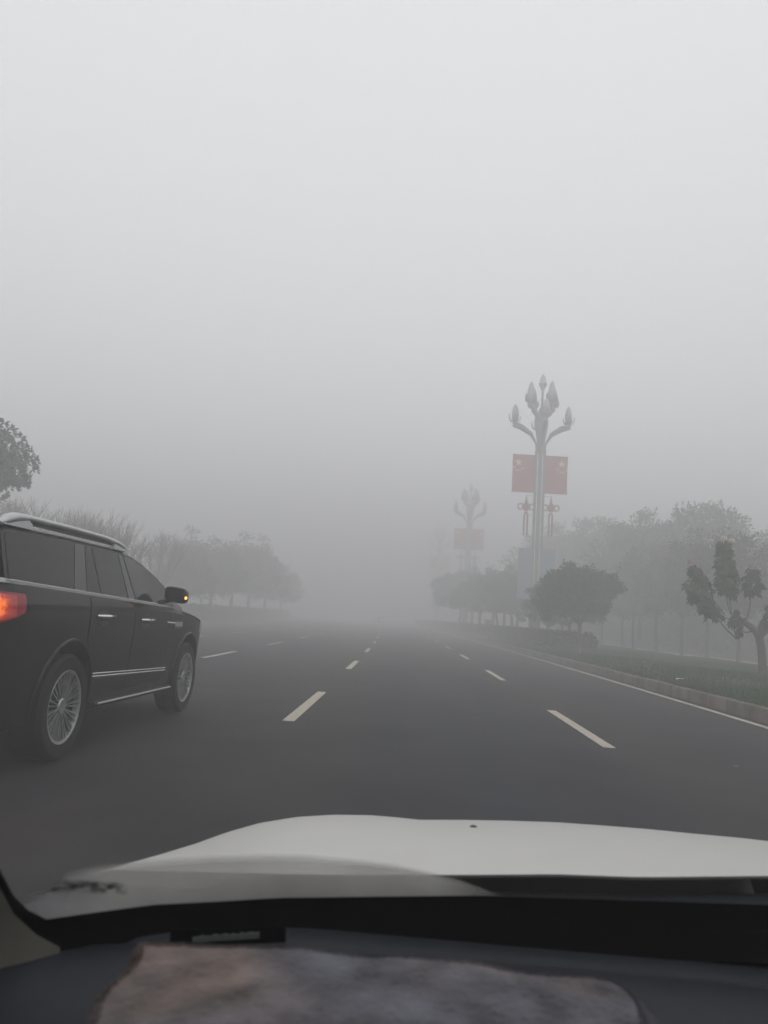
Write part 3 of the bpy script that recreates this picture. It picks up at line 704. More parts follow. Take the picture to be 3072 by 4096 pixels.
def make_lamp():
    L = empty("street_lamp")
    # pedestal of stone
    p = MB(); p.box(-.33, .33, -.33, .33, -.2, 2.4); p.box(-.38, .38, -.38, .38, -.2, .25); p.box(-.37, .37, -.37, .37, 2.4, 2.5)
    p.build("pedestal", M['stone'], L)
    f = MB()
    f.box(-.12, .12, -.13, .13, 2.5, 13.0)
    for s in (-1, 1):
        f.box(s * .20 if s > 0 else -.34, .34 if s > 0 else -.20, -.14, .14, 6.0, 12.6)
        f.box(s * .19 if s > 0 else -.27, .27 if s > 0 else -.19, -.10, .10, 2.5, 6.0)
    for z in (6.2, 8.0, 9.6, 11.0, 12.2): f.box(-.31, .31, -.07, .07, z, z + .12)
    f.build("pole", M['lamp_metal'], L)
    for s in (-1, 1):
        st = MB(); st.box(s * .16 - .016, s * .16 + .016, -.13, -.09, 2.6, 12.3); st.build("light_strip", M['lamp_strip'], L)
    # arms with petals and buds
    def arm(a, rad, z0, z1, zb, bud_h, bud_r):
        u = Vector((math.cos(a), math.sin(a), 0)); s_ = Vector((-math.sin(a), math.cos(a), 0)); mb = MB()
        z = Vector((0, 0, 1))
        for off, k in ((0.0, 1.0), (-.16, .97)):
            path = [u * .26 + z * z0, u * (.30 * k) + z * (z0 + (z1 - z0) * .35), u * (rad * .38) + z * (z0 + (z1 - z0) * .70 + off * .5), u * (rad * .75) + z * (z0 + (z1 - z0) * .93 + off), u * (rad * 1.08) + z * (z1 + off + .02)]
            mb.tube(path, [.075, .09, .16, .20, .12], 8, flat=.7)
        mb.build("arm", M['lamp_metal'], L, smooth=60)
        base = u * rad + z * zb
        b = MB()
        b.lathe([(.02, -.15), (bud_r * .8, -.02), (bud_r, bud_h * .25), (bud_r * .92, bud_h * .5), (bud_r * .6, bud_h * .8), (bud_r * .2, bud_h * .96), (.01, bud_h)], 12, center=tuple(base))
        b.build("bud", M['lamp_bud'], L, smooth=60)
        pt = MB()
        for k in range(4):
            pa = a + k * math.pi / 2 + .0; w_ = Vector((math.cos(pa), math.sin(pa), 0)); q_ = Vector((-math.sin(pa), math.cos(pa), 0))
            rows = []
            big = 1.0 if k != 2 else .8
            for i in range(5):
                t = i / 4; wd = .2 * math.sin(math.pi * (.12 + .8 * t)) * big
                c0 = base + w_ * (bud_r * .5 + .26 * math.sin(t * 1.7) * big) + z * (-.22 + .55 * t * t * big)
                rows.append([c0 - q_ * wd, c0 + w_ * .05, c0 + q_ * wd])
            pt.grid(rows)
        pt.build("petals", M['lamp_metal'], L, smooth=60)
    for k in range(4): arm(k * math.pi / 2, 1.75, 12.3, 14.35, 14.65, 1.05, .24)
    for k in range(4): arm(math.pi / 6 + k * math.pi / 2, .95, 13.3, 15.65, 15.9, 1.25, .26)
    tp = MB(); tp.tube([(0, 0, 13.0), (0, 0, 16.65)], [.14, .07], 8); tp.build("top_stem", M['lamp_metal'], L)
    cp_ = MB(); cp_.lathe([(.05, 16.6), (.30, 17.15), (.24, 17.2), (.20, 17.5), (.08, 17.75), (.01, 17.85)], 12); cp_.build("bud", M['lamp_bud'], L, smooth=60)
    bulk = MB(); bulk.lathe([(.16, 12.4), (.30, 13.4), (.46, 14.4), (.40, 14.9), (.12, 15.5)], 12); bulk.build("pole_head", M['lamp_metal'], L, smooth=60)
    return L
lamp = make_lamp(); lamp.location = (9.3, 60.0, .03); lamp.scale = (1.2, 1.2, 1.2); K = 1.2
tag(lamp, "nearer tall street lamp with bud-shaped lights above two red flags", "street lamp", "flower-shaped lamps along the kerb")

def hang(name, loc, label, cat, group): o = empty(name, loc); tag(o, label, cat, group); return o
def make_flag(side):
    f = hang("flag", (0, 0, 0), "x", "flag", "red star flags on the lamps")
    w_, h_ = 1.45, 2.45
    mb = MB(); rows = []
    for i in range(15):
        x = w_ * i / 14; rows.append([(side * x, .018 * math.sin(x * 5 + j * .3), -h_ * j / 8) for j in range(9)])
    mb.grid(rows); mb.grid([[(p[0], p[1] + .012, p[2]) for p in rw] for rw in rows]); mb.build("cloth", M['flag'], f, smooth=60)
    sm = MB(); ox = side * (w_ - .38)
    star(sm, ox, -.50, .27, -.055, .03, .1)
    for dx, dz in ((-.28, -.87), (-.1, -1.04), (.12, -1.04), (.29, -.88)): star(sm, ox + dx, dz, .10, -.055, .03, dx * 2)
    sm.build("stars", M['star'], f)
    for zz in (.02, -h_ - .02):
        rd_ = MB(); rd_.tube([(-side * .05, 0, zz), (side * (w_ + .05), 0, zz)], .022, 6); rd_.build("rod", M['lamp_metal'], f)
    return f
def make_knot(side):
    k = hang("knot_light", (0, 0, 0), "x", "ornament", "red knot ornaments on the lamps")
    mb = MB()
    mb.prism([(0, 0, .38), (.2, 0, .12), (.30, 0, 0), (.2, 0, -.14), (.12, 0, -.3), (-.12, 0, -.3), (-.2, 0, -.14), (-.30, 0, 0), (-.2, 0, .12)], (0, .08, 0))
    mb.tube([(0, .04, .3), (0, .04, .75)], [.09, .02], 6)
    mb.lathe([(.10, -.36), (.14, -.42), (.10, -.48)], 10, center=(0, .04, 0))
    mb.build("knot_body", M['knot'], k)
    for s in (-1, 1):
        r_ = MB(); ring = [(s * .36 + .17 * math.cos(t), .04, -.02 + .19 * math.sin(t)) for t in np.linspace(0, 2 * math.pi, 17)]
        r_.tube(ring, .05, 6); r_.build("loop", M['knot'], k)
    for s in (-1, 1):
        t_ = MB(); t_.box(s * .105 - .055, s * .105 + .055, 0, .07, -1.9, -.5); t_.build("tassel", M['knot'], k)
    for z in (.72, -.55, -1.95):
        b_ = MB(); b_.tube([(0, .09, z), (-side * .62, .09, z)], .018, 5); b_.build("bracket", M['lamp_metal'], k)
    return k
def make_banner(side):
    b = hang("banner", (0, 0, 0), "x", "banner", "plain blue banners on the lamps")
    mb = MB(); w_, h_ = .92, 3.2; rows = []
    for i in range(9):
        x = w_ * i / 8; rows.append([(side * x, .012 * math.sin(x * 6 + j * .2), -h_ * j / 10) for j in range(11)])
    mb.grid(rows); mb.grid([[(p[0], p[1] + .012, p[2]) for p in rw] for rw in rows]); mb.build("cloth", M['banner'], b, smooth=60)
    r_ = MB(); r_.tube([(0, 0, .03), (side * (w_ + .03), 0, .03)], .03, 6); r_.build("rod", M['lamp_metal'], b)
    return b
protos = {}
for side, word in ((-1, "left"), (1, "right")):
    X0, Y0, Z0 = lamp.location
    fl = make_flag(side); fl.location = (X0 + side * .34 * K, Y0 - .02, Z0 + 12.25 * K); fl.scale = (K, K, K); fl["label"] = f"red flag with yellow stars on the {word} side of the nearer lamp"
    kn = make_knot(side); kn.location = (X0 + side * .80 * K, Y0 - .04, Z0 + 8.85 * K); kn.scale = (K, K, K); kn["label"] = f"red knot ornament with two tassels on the {word} side of the nearer lamp"
    bn = make_banner(side); bn.location = (X0 + side * .27 * K, Y0, Z0 + 6.05 * K); bn.scale = (K, K, K); bn["label"] = f"grey blue banner low on the {word} side of the nearer lamp"
    protos[side] = (fl, kn, bn)
for (x, y, word) in ((7.4, 111.0, "second"), (4.8, 160.0, "third")):
    o = copy_tree(lamp); o.location = (x, y, .03)
    o["label"] = f"{word} street lamp, {'a faint grey shape' if word == 'second' else 'almost lost'} in the fog with red flags"
    for side, wd in ((-1, "left"), (1, "right")):
        for p_ in protos[side]:
            q_ = copy_tree(p_); q_.location = Vector(p_.location) - Vector(lamp.location) + Vector((x, y, .03))
            q_["label"] = p_["label"].replace("the nearer lamp", f"the {word} foggy lamp").replace("with two tassels ", "")

# small blank board on legs under the clipped trees
bd = empty("notice_board", (7.75, 79.0, .3)); tag(bd, "small blank blue board on two legs under the foggy clipped trees", "board")
q = MB(); q.box(-.48, .48, -.03, .03, .85, 1.5); q.build("panel", M['board'], bd)
for s in (-1, 1):
    q = MB(); q.box(s * .25 - .04, s * .25 + .04, -.03, .03, -.2, .85); q.build("leg", M['lamp_metal'], bd)

# litter on the verge
q = MB(); q.grid([[(-.10, 0, 0), (-.09, .05, .02)], [(0, 0, .03), (.01, .05, .035)], [(.10, 0, .01), (.11, .05, .02)]])
o = q.build("paper_scrap", M['lamp_strip']); o.location = (6.65, 19.6, .30); tag(o, "small white paper scrap lying on the grass by the kerb", "litter")

for x, y, a, lab in ((0.98, 11.35, .3, "small pale fallen leaf lying on the road between two lane dashes"), (3.56, 8.72, 1.2, "small pale fallen leaf on the road near the right lane dash")):
    q = MB(); q.grid([[(-.09, 0, .004), (-.03, .03, .012), (.04, .025, .008), (.09, 0, .006)], [(-.09, 0, .004), (-.03, -.028, .014), (.04, -.025, .01), (.09, 0, .006)]])
    o = q.build("fallen_leaf", M['bark_grey']); o.location = (x, y, .004); o.rotation_euler.z = a; tag(o, lab, "leaf")

# ================================================================== VEHICLE HELPERS
def boolean_cut(o, cutters):
    for cu in cutters:
        md = o.modifiers.new("cut", 'BOOLEAN'); md.operation = 'DIFFERENCE'; md.solver = 'EXACT'; md.object = cu
    dg = bpy.context.evaluated_depsgraph_get(); dg.update()
    me = bpy.data.meshes.new_from_object(o.evaluated_get(dg)); o.modifiers.clear(); o.data = me
    for cu in cutters: bpy.data.objects.remove(cu)
def interp(tab, y):
    return float(np.interp(y, [t[0] for t in tab], [t[1] for t in tab]))

def make_wheel(parent, x, y, z, side, r_t, wdt, r_rim, spokes=15, detailed=True):
    """wheel whose outer face looks towards +x (side=1) or -x"""
    w_ = bpy.data.objects.new("wheel", None); COL.objects.link(w_); w_.parent = parent; w_.location = (x, y, z); w_.empty_display_size = .2
    if side < 0: w_.rotation_euler = (0, 0, math.pi)
    t = MB(); hw = wdt / 2
    t.lathe([(r_rim - .01, -hw * .9), (r_rim + .02, -hw), (r_t - .03, -hw * .98), (r_t, -hw * .75), (r_t, hw * .75), (r_t - .03, hw * .98), (r_rim + .03, hw * 1.0), (r_rim - .005, hw * .92)], 48, 'x')
    t.build("tyre", M['rubber'], w_, smooth=35)
    rm = MB()
    rm.lathe([(r_rim - .03, hw * .55), (r_rim - .022, hw * .90), (r_rim, hw * .95), (r_rim + .008, hw * .90)], 48, 'x')
    rm.lathe([(.03, hw * .80), (.06, hw * .80), (.075, hw * .70), (.078, hw * .4)], 20, 'x')
    rm.lathe([(.0, hw * .78), (.031, hw * .79)], 16, 'x')
    if detailed:
        for k in range(spokes):
            for tw_ in (-.085, .085):
                a = 2 * math.pi * k / spokes
                def pt(r, da, xx): return (xx, r * math.cos(a + da), r * math.sin(a + da))
                r0, r1 = .06, r_rim - .015
                d0, d1 = tw_ * .55, tw_ * 1.0
                wa, wb = .055, .028
                vs = [pt(r0, d0 - wa, hw * .74), pt(r0, d0 + wa, hw * .74), pt(r1, d1 + wb, hw * .90), pt(r1, d1 - wb, hw * .90),
                      pt(r0, d0 - wa, hw * .50), pt(r0, d0 + wa, hw * .50), pt(r1, d1 + wb, hw * .58), pt(r1, d1 - wb, hw * .58)]
                rm.add(vs, [(0, 1, 2, 3), (7, 6, 5, 4), (0, 4, 5, 1), (1, 5, 6, 2), (2, 6, 7, 3), (3, 7, 4, 0)])
    rm.build("rim", M['rim'], w_, smooth=30)
    dk = MB(); dk.lathe([(.0, hw * .3), (r_rim - .02, hw * .3), (r_rim - .01, hw * .6)], 32, 'x'); dk.build("brake_disc", M['trim_black'], w_)
    return w_

# ================================================================== DARK SUV (left lane)
suv = empty("dark_suv", (-3.85, 6.50, 0.0), R(-0.4))
tag(suv, "dark grey full size SUV with silver roof rails and amber turn signal lit", "car")
RW, FW = 0.0, 3.36
HUBZ = 0.445
Wt = [(-1.30, .72), (-1.27, .86), (-1.2, .93), (-1.05, .975), (-.8, 1.0), (3.55, 1.0), (3.8, .985), (4.0, .955), (4.15, .90), (4.26, .80), (4.33, .66)]
St = [(.30, .89), (.40, .935), (.52, .955), (.70, .972), (.90, .987), (1.08, .997), (1.20, 1.0), (1.245, .996), (1.27, .999), (1.33, .986), (1.44, .956)]
def W(y): return interp(Wt, y)
def belt(y): return 1.435 - .035 * (y + 1.0) if y < 2.5 else 1.3125 - .06 * (y - 2.5) - .035 * (y - 2.5) ** 2
def sx(y, z): return W(y) * interp(St, z)
def wheel_arch_cut(o, xs_):
    cs = []
    for yy in (RW, FW):
        for s in (-1, 1):
            cb = MB(); cb.lathe([(.0, -.28), (.515, -.28), (.515, .28), (.0, .28)], 48, 'x', center=(0, 0, 0))
            me = cb.mesh("cutter", M['trim_black']); co = bpy.data.objects.new("cutter", me); COL.objects.link(co)
            co.matrix_world = suv.matrix_world @ Matrix.Translation((s * (1.02), yy, HUBZ + .02)); cs.append(co)
    boolean_cut(o, cs)
bpy.context.view_layer.update()
body = MB(); rings = []
ystat = sorted(set(list(np.arange(-1.2, 4.2, .1)) + [-1.30, -1.285, -1.27, -1.24, 4.2, 4.26, 4.30, 4.33]))
for y in ystat:
    bz = belt(y); zb = .36 if -1.0 < y < 3.9 else .36 + .10 * max(-(y + 1.0) / .3, (y - 3.9) / .43)
    zs = np.concatenate([np.linspace(zb, 1.20, 13), np.linspace(1.225, 1.29, 4) - (0 if y < 2.6 else .07 * (y - 2.6)), [0.0, 0.0]])
    top = bz
    zs = np.minimum(zs, top - .02); zs[-2] = top - .008; zs[-1] = top
    right = [(sx(y, z + (.07 * max(0, y - 2.6) if z > 1.1 else 0)) - (.012 if i == len(zs) - 1 else 0), y, z) for i, z in enumerate(zs)]
    if y > 2.5:
        kx = W(y); crown_ = .075 * min(1, (y - 2.5) / .3) * (1 - max(0, y - 3.9) / .7)
        right += [(kx * .80, y, top + crown_ * .55), (kx * .5, y, top + crown_ * .9), (0.0, y, top + crown_)]
    else: right += [(.7, y, top), (.4, y, top), (0.0, y, top)]
    right = [(0.0, y, zb - .02), (W(y) * .7, y, zb - .015)] + right
    left = [(-x, yy, z) for x, yy, z in right[-2:0:-1]]
    rings.append(right + left)
body.loft(rings, True, True)
body_o = body.build("body", [M['suv_paint'], M['trim_black']], suv, smooth=None)
wheel_arch_cut(body_o, 0)
bm = bmesh.new(); bm.from_mesh(body_o.data)
for f in bm.faces:
    cc = f.calc_center_median(); f.smooth = True
    for yy in (RW, FW):
        if math.hypot(cc.y - yy, cc.z - HUBZ - .02) < .517 and abs(cc.x) < .995 and (abs(cc.x) < .78 or abs(f.normal.x) < .5): f.material_index = 1
for e in bm.edges:
    if len(e.link_faces) == 2 and e.calc_face_angle(0) > R(28): e.smooth = False
bm.to_mesh(body_o.data); bm.free()
if len(body_o.data.materials) < 2: body_o.data.materials.append(M['trim_black'])

# greenhouse
roof_t = [(-1.26, 1.44), (-1.20, 1.62), (-1.12, 1.80), (-1.02, 1.865), (-.85, 1.89), (.2, 1.90), (1.2, 1.895), (1.6, 1.865), (1.95, 1.79), (2.3, 1.675), (2.62, 1.535), (2.8, 1.44), (2.95, 1.34)]
def roofz(y): return interp(roof_t, y)
def gx(z): return .957 - .34 * (z - 1.40)
gh = MB(); rings = []
for y in sorted(set(list(np.arange(-1.25, 2.95, .1)) + [-1.2, -1.12, -1.02, 2.93])):
    zr = roofz(y); z0 = belt(y) - .06; e = min(.07, max(.01, (zr - z0) * .3))
    k = min(1.0, .90 + .10 * min(1, (y + 1.26) / .3))
    right = [(gx(z0) * k, y, z0), (gx(zr - e) * k, y, zr - e), (gx(zr) * k - .02, y, zr - e * .4), (gx(zr) * k - .07, y, zr), (gx(zr) * k * .6, y, zr + .025), (0, y, zr + .035)]
    left = [(-x, yy, z) for x, yy, z in right[-2::-1]]
    rings.append(right + left)
gh.loft(rings, True, True); gh.build("roof", M['suv_paint'], suv, smooth=35)

def side_poly(pts, off, side, n_thick=.004):
    """flat panel lying on the greenhouse side; pts (y,z)"""
    mb = MB(); P = [(side * (gx(z) + off), y, z) for y, z in pts]
    mb.prism(P, (side * -n_thick, 0, 0)); return mb
def round_poly(pts, r=.03):
    out = []
    n = len(pts)
    for i in range(n):
        p, a, b = np.array(pts[i], float), np.array(pts[i - 1], float), np.array(pts[(i + 1) % n], float)
        da, db = a - p, b - p; ra = min(r, np.linalg.norm(da) * .4); rb = min(r, np.linalg.norm(db) * .4)
        p1, p2 = p + da / np.linalg.norm(da) * ra, p + db / np.linalg.norm(db) * rb
        for t in (0, .33, .66, 1): out.append(tuple((1 - t) ** 2 * p1 + 2 * t * (1 - t) * p + t * t * p2))
    return out
dlo = [(-1.10, belt(-1.1) + .005), (-1.03, 1.79), (-.9, 1.83), (.2, 1.845), (1.25, 1.84), (1.55, 1.815), (1.9, 1.74), (2.2, 1.645), (2.48, 1.53), (2.62, belt(2.5) + .07), (2.62, belt(2.5) + .01)]
for side in (1, -1):
    side_poly(dlo, .003, side, .003).build("window_surround", M['trim_black'], suv)
    wins = [("window", [(-1.05, 1.455), (-.98, 1.79), (-.9, 1.815), (.19, 1.828), (-.02, 1.415)], 'privacy'),
            ("pillar_panel", [(.0, 1.412), (.21, 1.828), (.40, 1.83), (.24, 1.405)], 'gloss_black'),
            ("window", [(.26, 1.403), (.42, 1.828), (.535, 1.828), (.53, 1.395)], 'privacy'),
            ("window", [(.565, 1.393), (.57, 1.827), (1.17, 1.82), (1.19, 1.37)], 'privacy'),
            ("pillar_panel", [(1.225, 1.37), (1.20, 1.82), (1.30, 1.818), (1.40, 1.362)], 'gloss_black'),
            ("window", [(1.435, 1.36), (1.335, 1.815), (1.55, 1.795), (1.88, 1.72), (2.17, 1.63), (2.44, 1.515), (2.57, 1.37), (2.56, 1.335)], 'front_glass')]
    for nm, pts, mk_ in wins:
        side_poly(round_poly(pts), .007, side, .004).build(nm, M[mk_], suv)
    # chrome belt moulding
    cb = MB(); rows = []
    for y in np.linspace(-1.22, 2.60, 40):
        z = belt(y) + .004; x = max(gx(z), sx(y, z - .02) if y < 2.5 else 0) + .004; x = gx(z) + .010 if y > -1.1 else gx(z) * (.95 + .05 * (y + 1.22) / .12) + .010
        hh = .020 * (1 if y < 2.2 else max(.25, 1 - (y - 2.2) / .5))
        rows.append([(side * (x - .01), y, z - hh), (side * x, y, z - hh * .7), (side * x, y, z + hh * .6), (side * (x - .012), y, z + hh)])
    cb.grid(rows); cb.build("belt_moulding", M['chrome'], suv, smooth=30)
    # doors: shut lines and panels
    def seam(pts, r_=.0045):
        mb = MB(); P = []
        for a, b in zip(pts[:-1], pts[1:]):
            for t in np.linspace(0, 1, 8, endpoint=False): P.append((a[0] + (b[0] - a[0]) * t, a[1] + (b[1] - a[1]) * t))
        P.append(pts[-1]); mb.tube([(side * (sx(y, z) + .0005), y, z) for y, z in P], r_, 6); return mb
    arch = [(RW + .56 * math.cos(t), HUBZ + .02 + .56 * math.sin(t)) for t in np.linspace(R(62), R(12), 6)]
    def door_panel(yl, yr, name):
        mb = MB(); rows = []
        for z in np.concatenate([np.linspace(.50, 1.2, 12), [1.225, 1.245, 1.27, 1.30, belt(1) - .05]]):
            ya = yl(z); yb = yr(z); rows.append([(side * (sx(y, z) + .003), y, z) for y in np.linspace(ya, yb, 12)])
        mb.grid(rows); return mb.build(name, M['suv_paint'], suv, smooth=40)
    def arch_y(z): 
        d = .58 ** 2 - (z - HUBZ - .02) ** 2
        return max(.305, math.sqrt(d) if d > 0 else 0)
    rdoor = door_panel(arch_y, lambda z: 1.37, "door"); fdoor = door_panel(lambda z: 1.40, lambda z: 2.50 - .10 * max(0, (z - 1.0)) * 0 - .12 * max(0, .8 - z), "door")
    seam([(.29, belt(.29) - .02), (.29, 1.0), (.36, .90), (.48, .72), (.535, .55), (.55, .46)]).build("door_seam", M['rubber'], suv)
    seam([(1.385, belt(1.4) - .02), (1.385, .47)]).build("door_seam", M['rubber'], suv)
    seam([(2.47, belt(2.47) - .02), (2.52, 1.2), (2.52, .8), (2.47, .6), (2.45, .47)]).build("door_seam", M['rubber'], suv)
    seam([(.55, .47), (2.45, .47)]).build("door_seam", M['rubber'], suv)
    seam([(2.47, belt(2.47) - .01), (2.62, 1.285), (3.2, 1.235), (3.75, 1.165), (3.95, 1.12)], .004).build("hood_seam", M['rubber'], suv)
    for dr, y0, y1, zc in ((rdoor, .43, .73, 1.20), (fdoor, 1.56, 1.86, 1.165)):
        hb = MB(); x0 = sx(y0, zc)
        hb.tube([(side * (x0 + .005), y0, zc), (side * (x0 + .045), y0 + .03, zc), (side * (x0 + .05), (y0 + y1) / 2, zc), (side * (x0 + .045), y1 - .03, zc), (side * (x0 + .005), y1, zc)], [.018, .022, .024, .022, .018], 8, flat=.8)
        hb.build("handle", M['chrome'], dr, smooth=50)
        cupb = MB(); cupb.lathe([(.0, 0), (.06, 0), (.075, .003)], 16, 'x', center=(side * (x0 + .002), (y0 + y1) / 2, zc - .015)); 
        cupb.v = [(x, (y - (y0 + y1) / 2) * 1.9 + (y0 + y1) / 2, z) for x, y, z in cupb.v]
        cupb.build("handle_recess", M['trim_black'], dr)
    # fender vent badge (two chrome bars)
    vb = MB(); zc = 1.125
    vb.tube([(side * (sx(2.37, zc) + .008), 2.37, zc + .012), (side * (sx(2.65, zc) + .012), 2.65, zc)], [.014, .018], 8); vb.build("fender_moulding", M['chrome'], suv, smooth=50)
    vb = MB(); vb.box(0, .02, -.14, .14, -.028, .028)
    vb.v = [(side * (sx(2.82, zc) - .006 + x), y + 2.83, z + zc - .012) for x, y, z in vb.v]; vb.build("fender_vent", M['chrome'], suv)
    vb = MB(); vb.box(0, .012, -.17, .17, -.05, .05); vb.v = [(side * (sx(2.82, zc) - .006 + x), y + 2.84, z + zc - .018) for x, y, z in vb.v]; vb.build("vent_surround", M['trim_black'], suv)
    # lower chrome strips and running board
    lb = MB()
    for dz in (0.0, -.026):
        lb.tube([(side * (sx(y, .66) + .008), y, .682 - .035 * (y - .49) + dz) for y in np.linspace(.50, 2.56, 14)], .0085, 6)
    lb.build("door_moulding", M['chrome'], suv, smooth=50)
    rb = MB(); rows = []
    for y in np.linspace(.56, 2.72, 12):
        zc = .405 - .012 * (y - .6)
        rows.append([(side * .80, y, zc - .03), (side * 1.0, y, zc - .03), (side * 1.02, y, zc - .005), (side * 1.01, y, zc + .018), (side * .80, y, zc + .022)])
    rb.loft(rows, True, True); rb.build("running_board", M['trim_black'], suv, smooth=30)
    rs = MB(); rs.tube([(side * 1.022, y, .410 - .012 * (y - .6)) for y in np.linspace(.6, 2.68, 10)], .011, 6); rs.build("step_moulding", M['satin'], suv, smooth=50)
    # roof rail with feet
    rr = MB(); path = [(-.98, 1.865), (-.90, 1.90), (-.78, 1.93), (-.58, 1.948), (.2, 1.955), (.9, 1.95), (1.2, 1.93), (1.38, 1.905), (1.52, 1.875)]
    rr.tube([(side * (.80 - .02), y, z) for y, z in path], [.02, .045, .045, .032, .028, .028, .034, .034, .012], 10, flat=.9)
    rr.loft([[(side * .78 - .032, y, 1.86), (side * .78 - .026, y, zt), (side * .78 + .026, y, zt), (side * .78 + .032, y, 1.86)] for y, zt in ((-.96, 1.88), (-.88, 1.925), (-.62, 1.94), (-.54, 1.90))], True, True)
    rr.loft([[(side * .78 - .028, y, 1.86), (side * .78 - .022, y, zt), (side * .78 + .022, y, zt), (side * .78 + .028, y, 1.86)] for y, zt in ((1.12, 1.90), (1.18, 1.935), (1.36, 1.905), (1.48, 1.875))], True, True)
    rr.build("roof_rail", M['satin'], suv, smooth=40)
    gap = MB(); gap.box(side * .77 - .012, side * .77 + .012, -.54, 1.12, 1.90, 1.928); gap.build("rail_gap", M['trim_black'], suv)
    # mirror
    mm = MB(); rings = []
    for i, (dy, k) in enumerate([(-.015, .86), (0, .98), (.03, 1.0), (.10, .95), (.17, .78), (.21, .5), (.225, .2)]):
        ring = []
        for a in np.linspace(0, 2 * math.pi, 20, endpoint=False):
            ca, sa = math.cos(a), math.sin(a)
            px = math.copysign(abs(ca) ** .55, ca) * .128 * k; pz = math.copysign(abs(sa) ** .55, sa) * .088 * k
            ring.append((side * (1.165 + px), 2.10 + dy, 1.455 + pz + px * (-.12)))
        rings.append(ring)
    mm.loft(rings, True, True); mo = mm.build("mirror", M['suv_paint'], suv, smooth=40)
    am = MB(); am.tube([(side * .93, 2.24, 1.355), (side * 1.02, 2.19, 1.372), (side * 1.10, 2.16, 1.395)], [.05, .042, .035], 8, flat=.6); am.build("mirror_arm", M['trim_black'], mo, smooth=50)
    mg_ = MB(); mg_.box(side * 1.165 - .105, side * 1.165 + .105, 2.078, 2.084, 1.39, 1.52); mg_.build("mirror_glass", M['privacy'], mo)
    sg = MB(); sg.lathe([(.001, -.013), (.016, -.008), (.018, 0), (.012, .012), (.001, .016)], 10, 'x', center=(side * 1.288, 2.088, 1.425)); sg.build("turn_signal", M['amber_core'] if side > 0 else M['tail_red'], mo, smooth=60)
    # tail lamp
    tl = MB(); rows = []
    for y in np.linspace(-1.285, -.86, 14):
        t = (y + 1.285) / .425; zt = 1.37 - .015 * t; zb_ = 1.12 + .10 * t ** 1.5
        rows.append([(side * (sx(y, z) + .012), y, z) for z in np.linspace(zb_, zt, 8)])
    tl.grid(rows); tlo = tl.build("tail_lamp", M['tail_red'], suv, smooth=50)
    if side > 0:
        ab = MB(); rows = []
        for y in np.linspace(-1.284, -.98, 16):
            rows.append([(side * (sx(y, z) + .018), y, z) for z in np.linspace(1.13 + .06 * (y + 1.284) / .3, 1.36 - .02 * (y + 1.284) / .3, 12)])
        ab.grid(rows); ab.build("turn_signal", M['signal'], tlo, smooth=50)
    # headlamp corner
    hl = MB(); rows = []
    for y in np.linspace(3.82, 4.24, 8): rows.append([(side * (sx(y, z) + .006), y, z) for z in np.linspace(1.0, 1.15, 5)])
    hl.grid(rows); hl.build("headlamp", M['lens'], suv, smooth=50)
    # wheel arch lips
    for yy in (RW, FW):
        al = MB(); al.tube([(side * (sx(yy + .53 * math.cos(t), max(.36, HUBZ + .02 + .53 * math.sin(t))) + .004), yy + .53 * math.cos(t), HUBZ + .02 + .53 * math.sin(t)) for t in np.linspace(R(-8), R(188), 26)], .018, 6)
        al.build("arch_lip", M['suv_paint'], suv, smooth=50)
        make_wheel(suv, side * .865, yy, HUBZ, side, .435, .27, .302)
# rear face details
rg = MB(); rg.box(-.75, .75, -1.315, -1.30, 1.46, 1.76); 
rg.v = [(x, y + (z - 1.46) * .32 if True else y, z) for x, y, z in rg.v]; rg.build("rear_window", M['privacy'], suv)
rp_ = MB(); rp_.box(-.26, .26, -1.325, -1.312, .86, .98); rp_.build("number_plate", M['lens'], suv)
bp_ = MB(); bp_.box(-.85, .85, -1.36, -1.28, .50, .72); bp_.build("rear_bumper", M['trim_black'], suv)

# ================================================================== FAR CAR
fc = empty("far_car", (-6.45, 150.0, 0), 0); tag(fc, "distant car seen only by its tail lights far down the road", "car")
fb = MB(); rings = []
for y, wd, z0, z1 in [(0, .78, .4, .9), (.1, .86, .3, 1.0), (.9, .9, .25, 1.02), (2.8, .9, .25, .98), (4.0, .86, .28, .82), (4.4, .7, .35, .6)]:
    rings.append([(-wd, y, z0), (-wd, y, (z0 + z1) * .55), (-wd * .93, y, z1), (wd * .93, y, z1), (wd, y, (z0 + z1) * .55), (wd, y, z0)])
fb.loft(rings, True, True); fb.build("body", M['suv_paint'], fc, smooth=40)
fb = MB(); rings = []
for y, z1, wd in [(.5, 1.0, .8), (1.1, 1.38, .66), (2.2, 1.42, .66), (3.1, .98, .78)]:
    rings.append([(-.82, y, .95), (-wd, y, z1), (wd, y, z1), (.82, y, .95)])
fb.loft(rings, True, True); fb.build("cabin", M['privacy'], fc)
for s, mm_ in ((-1, 'far_red'), (1, 'far_white')):
    q = MB(); q.box(s * .58 - .11, s * .58 + .11, -.03, .02, .76, .9); q.build("tail_light", M[mm_], fc)
for y in (.9, 3.5):
    for s in (-1, 1): make_wheel(fc, s * .78, y, .31, s, .31, .2, .2, detailed=False)

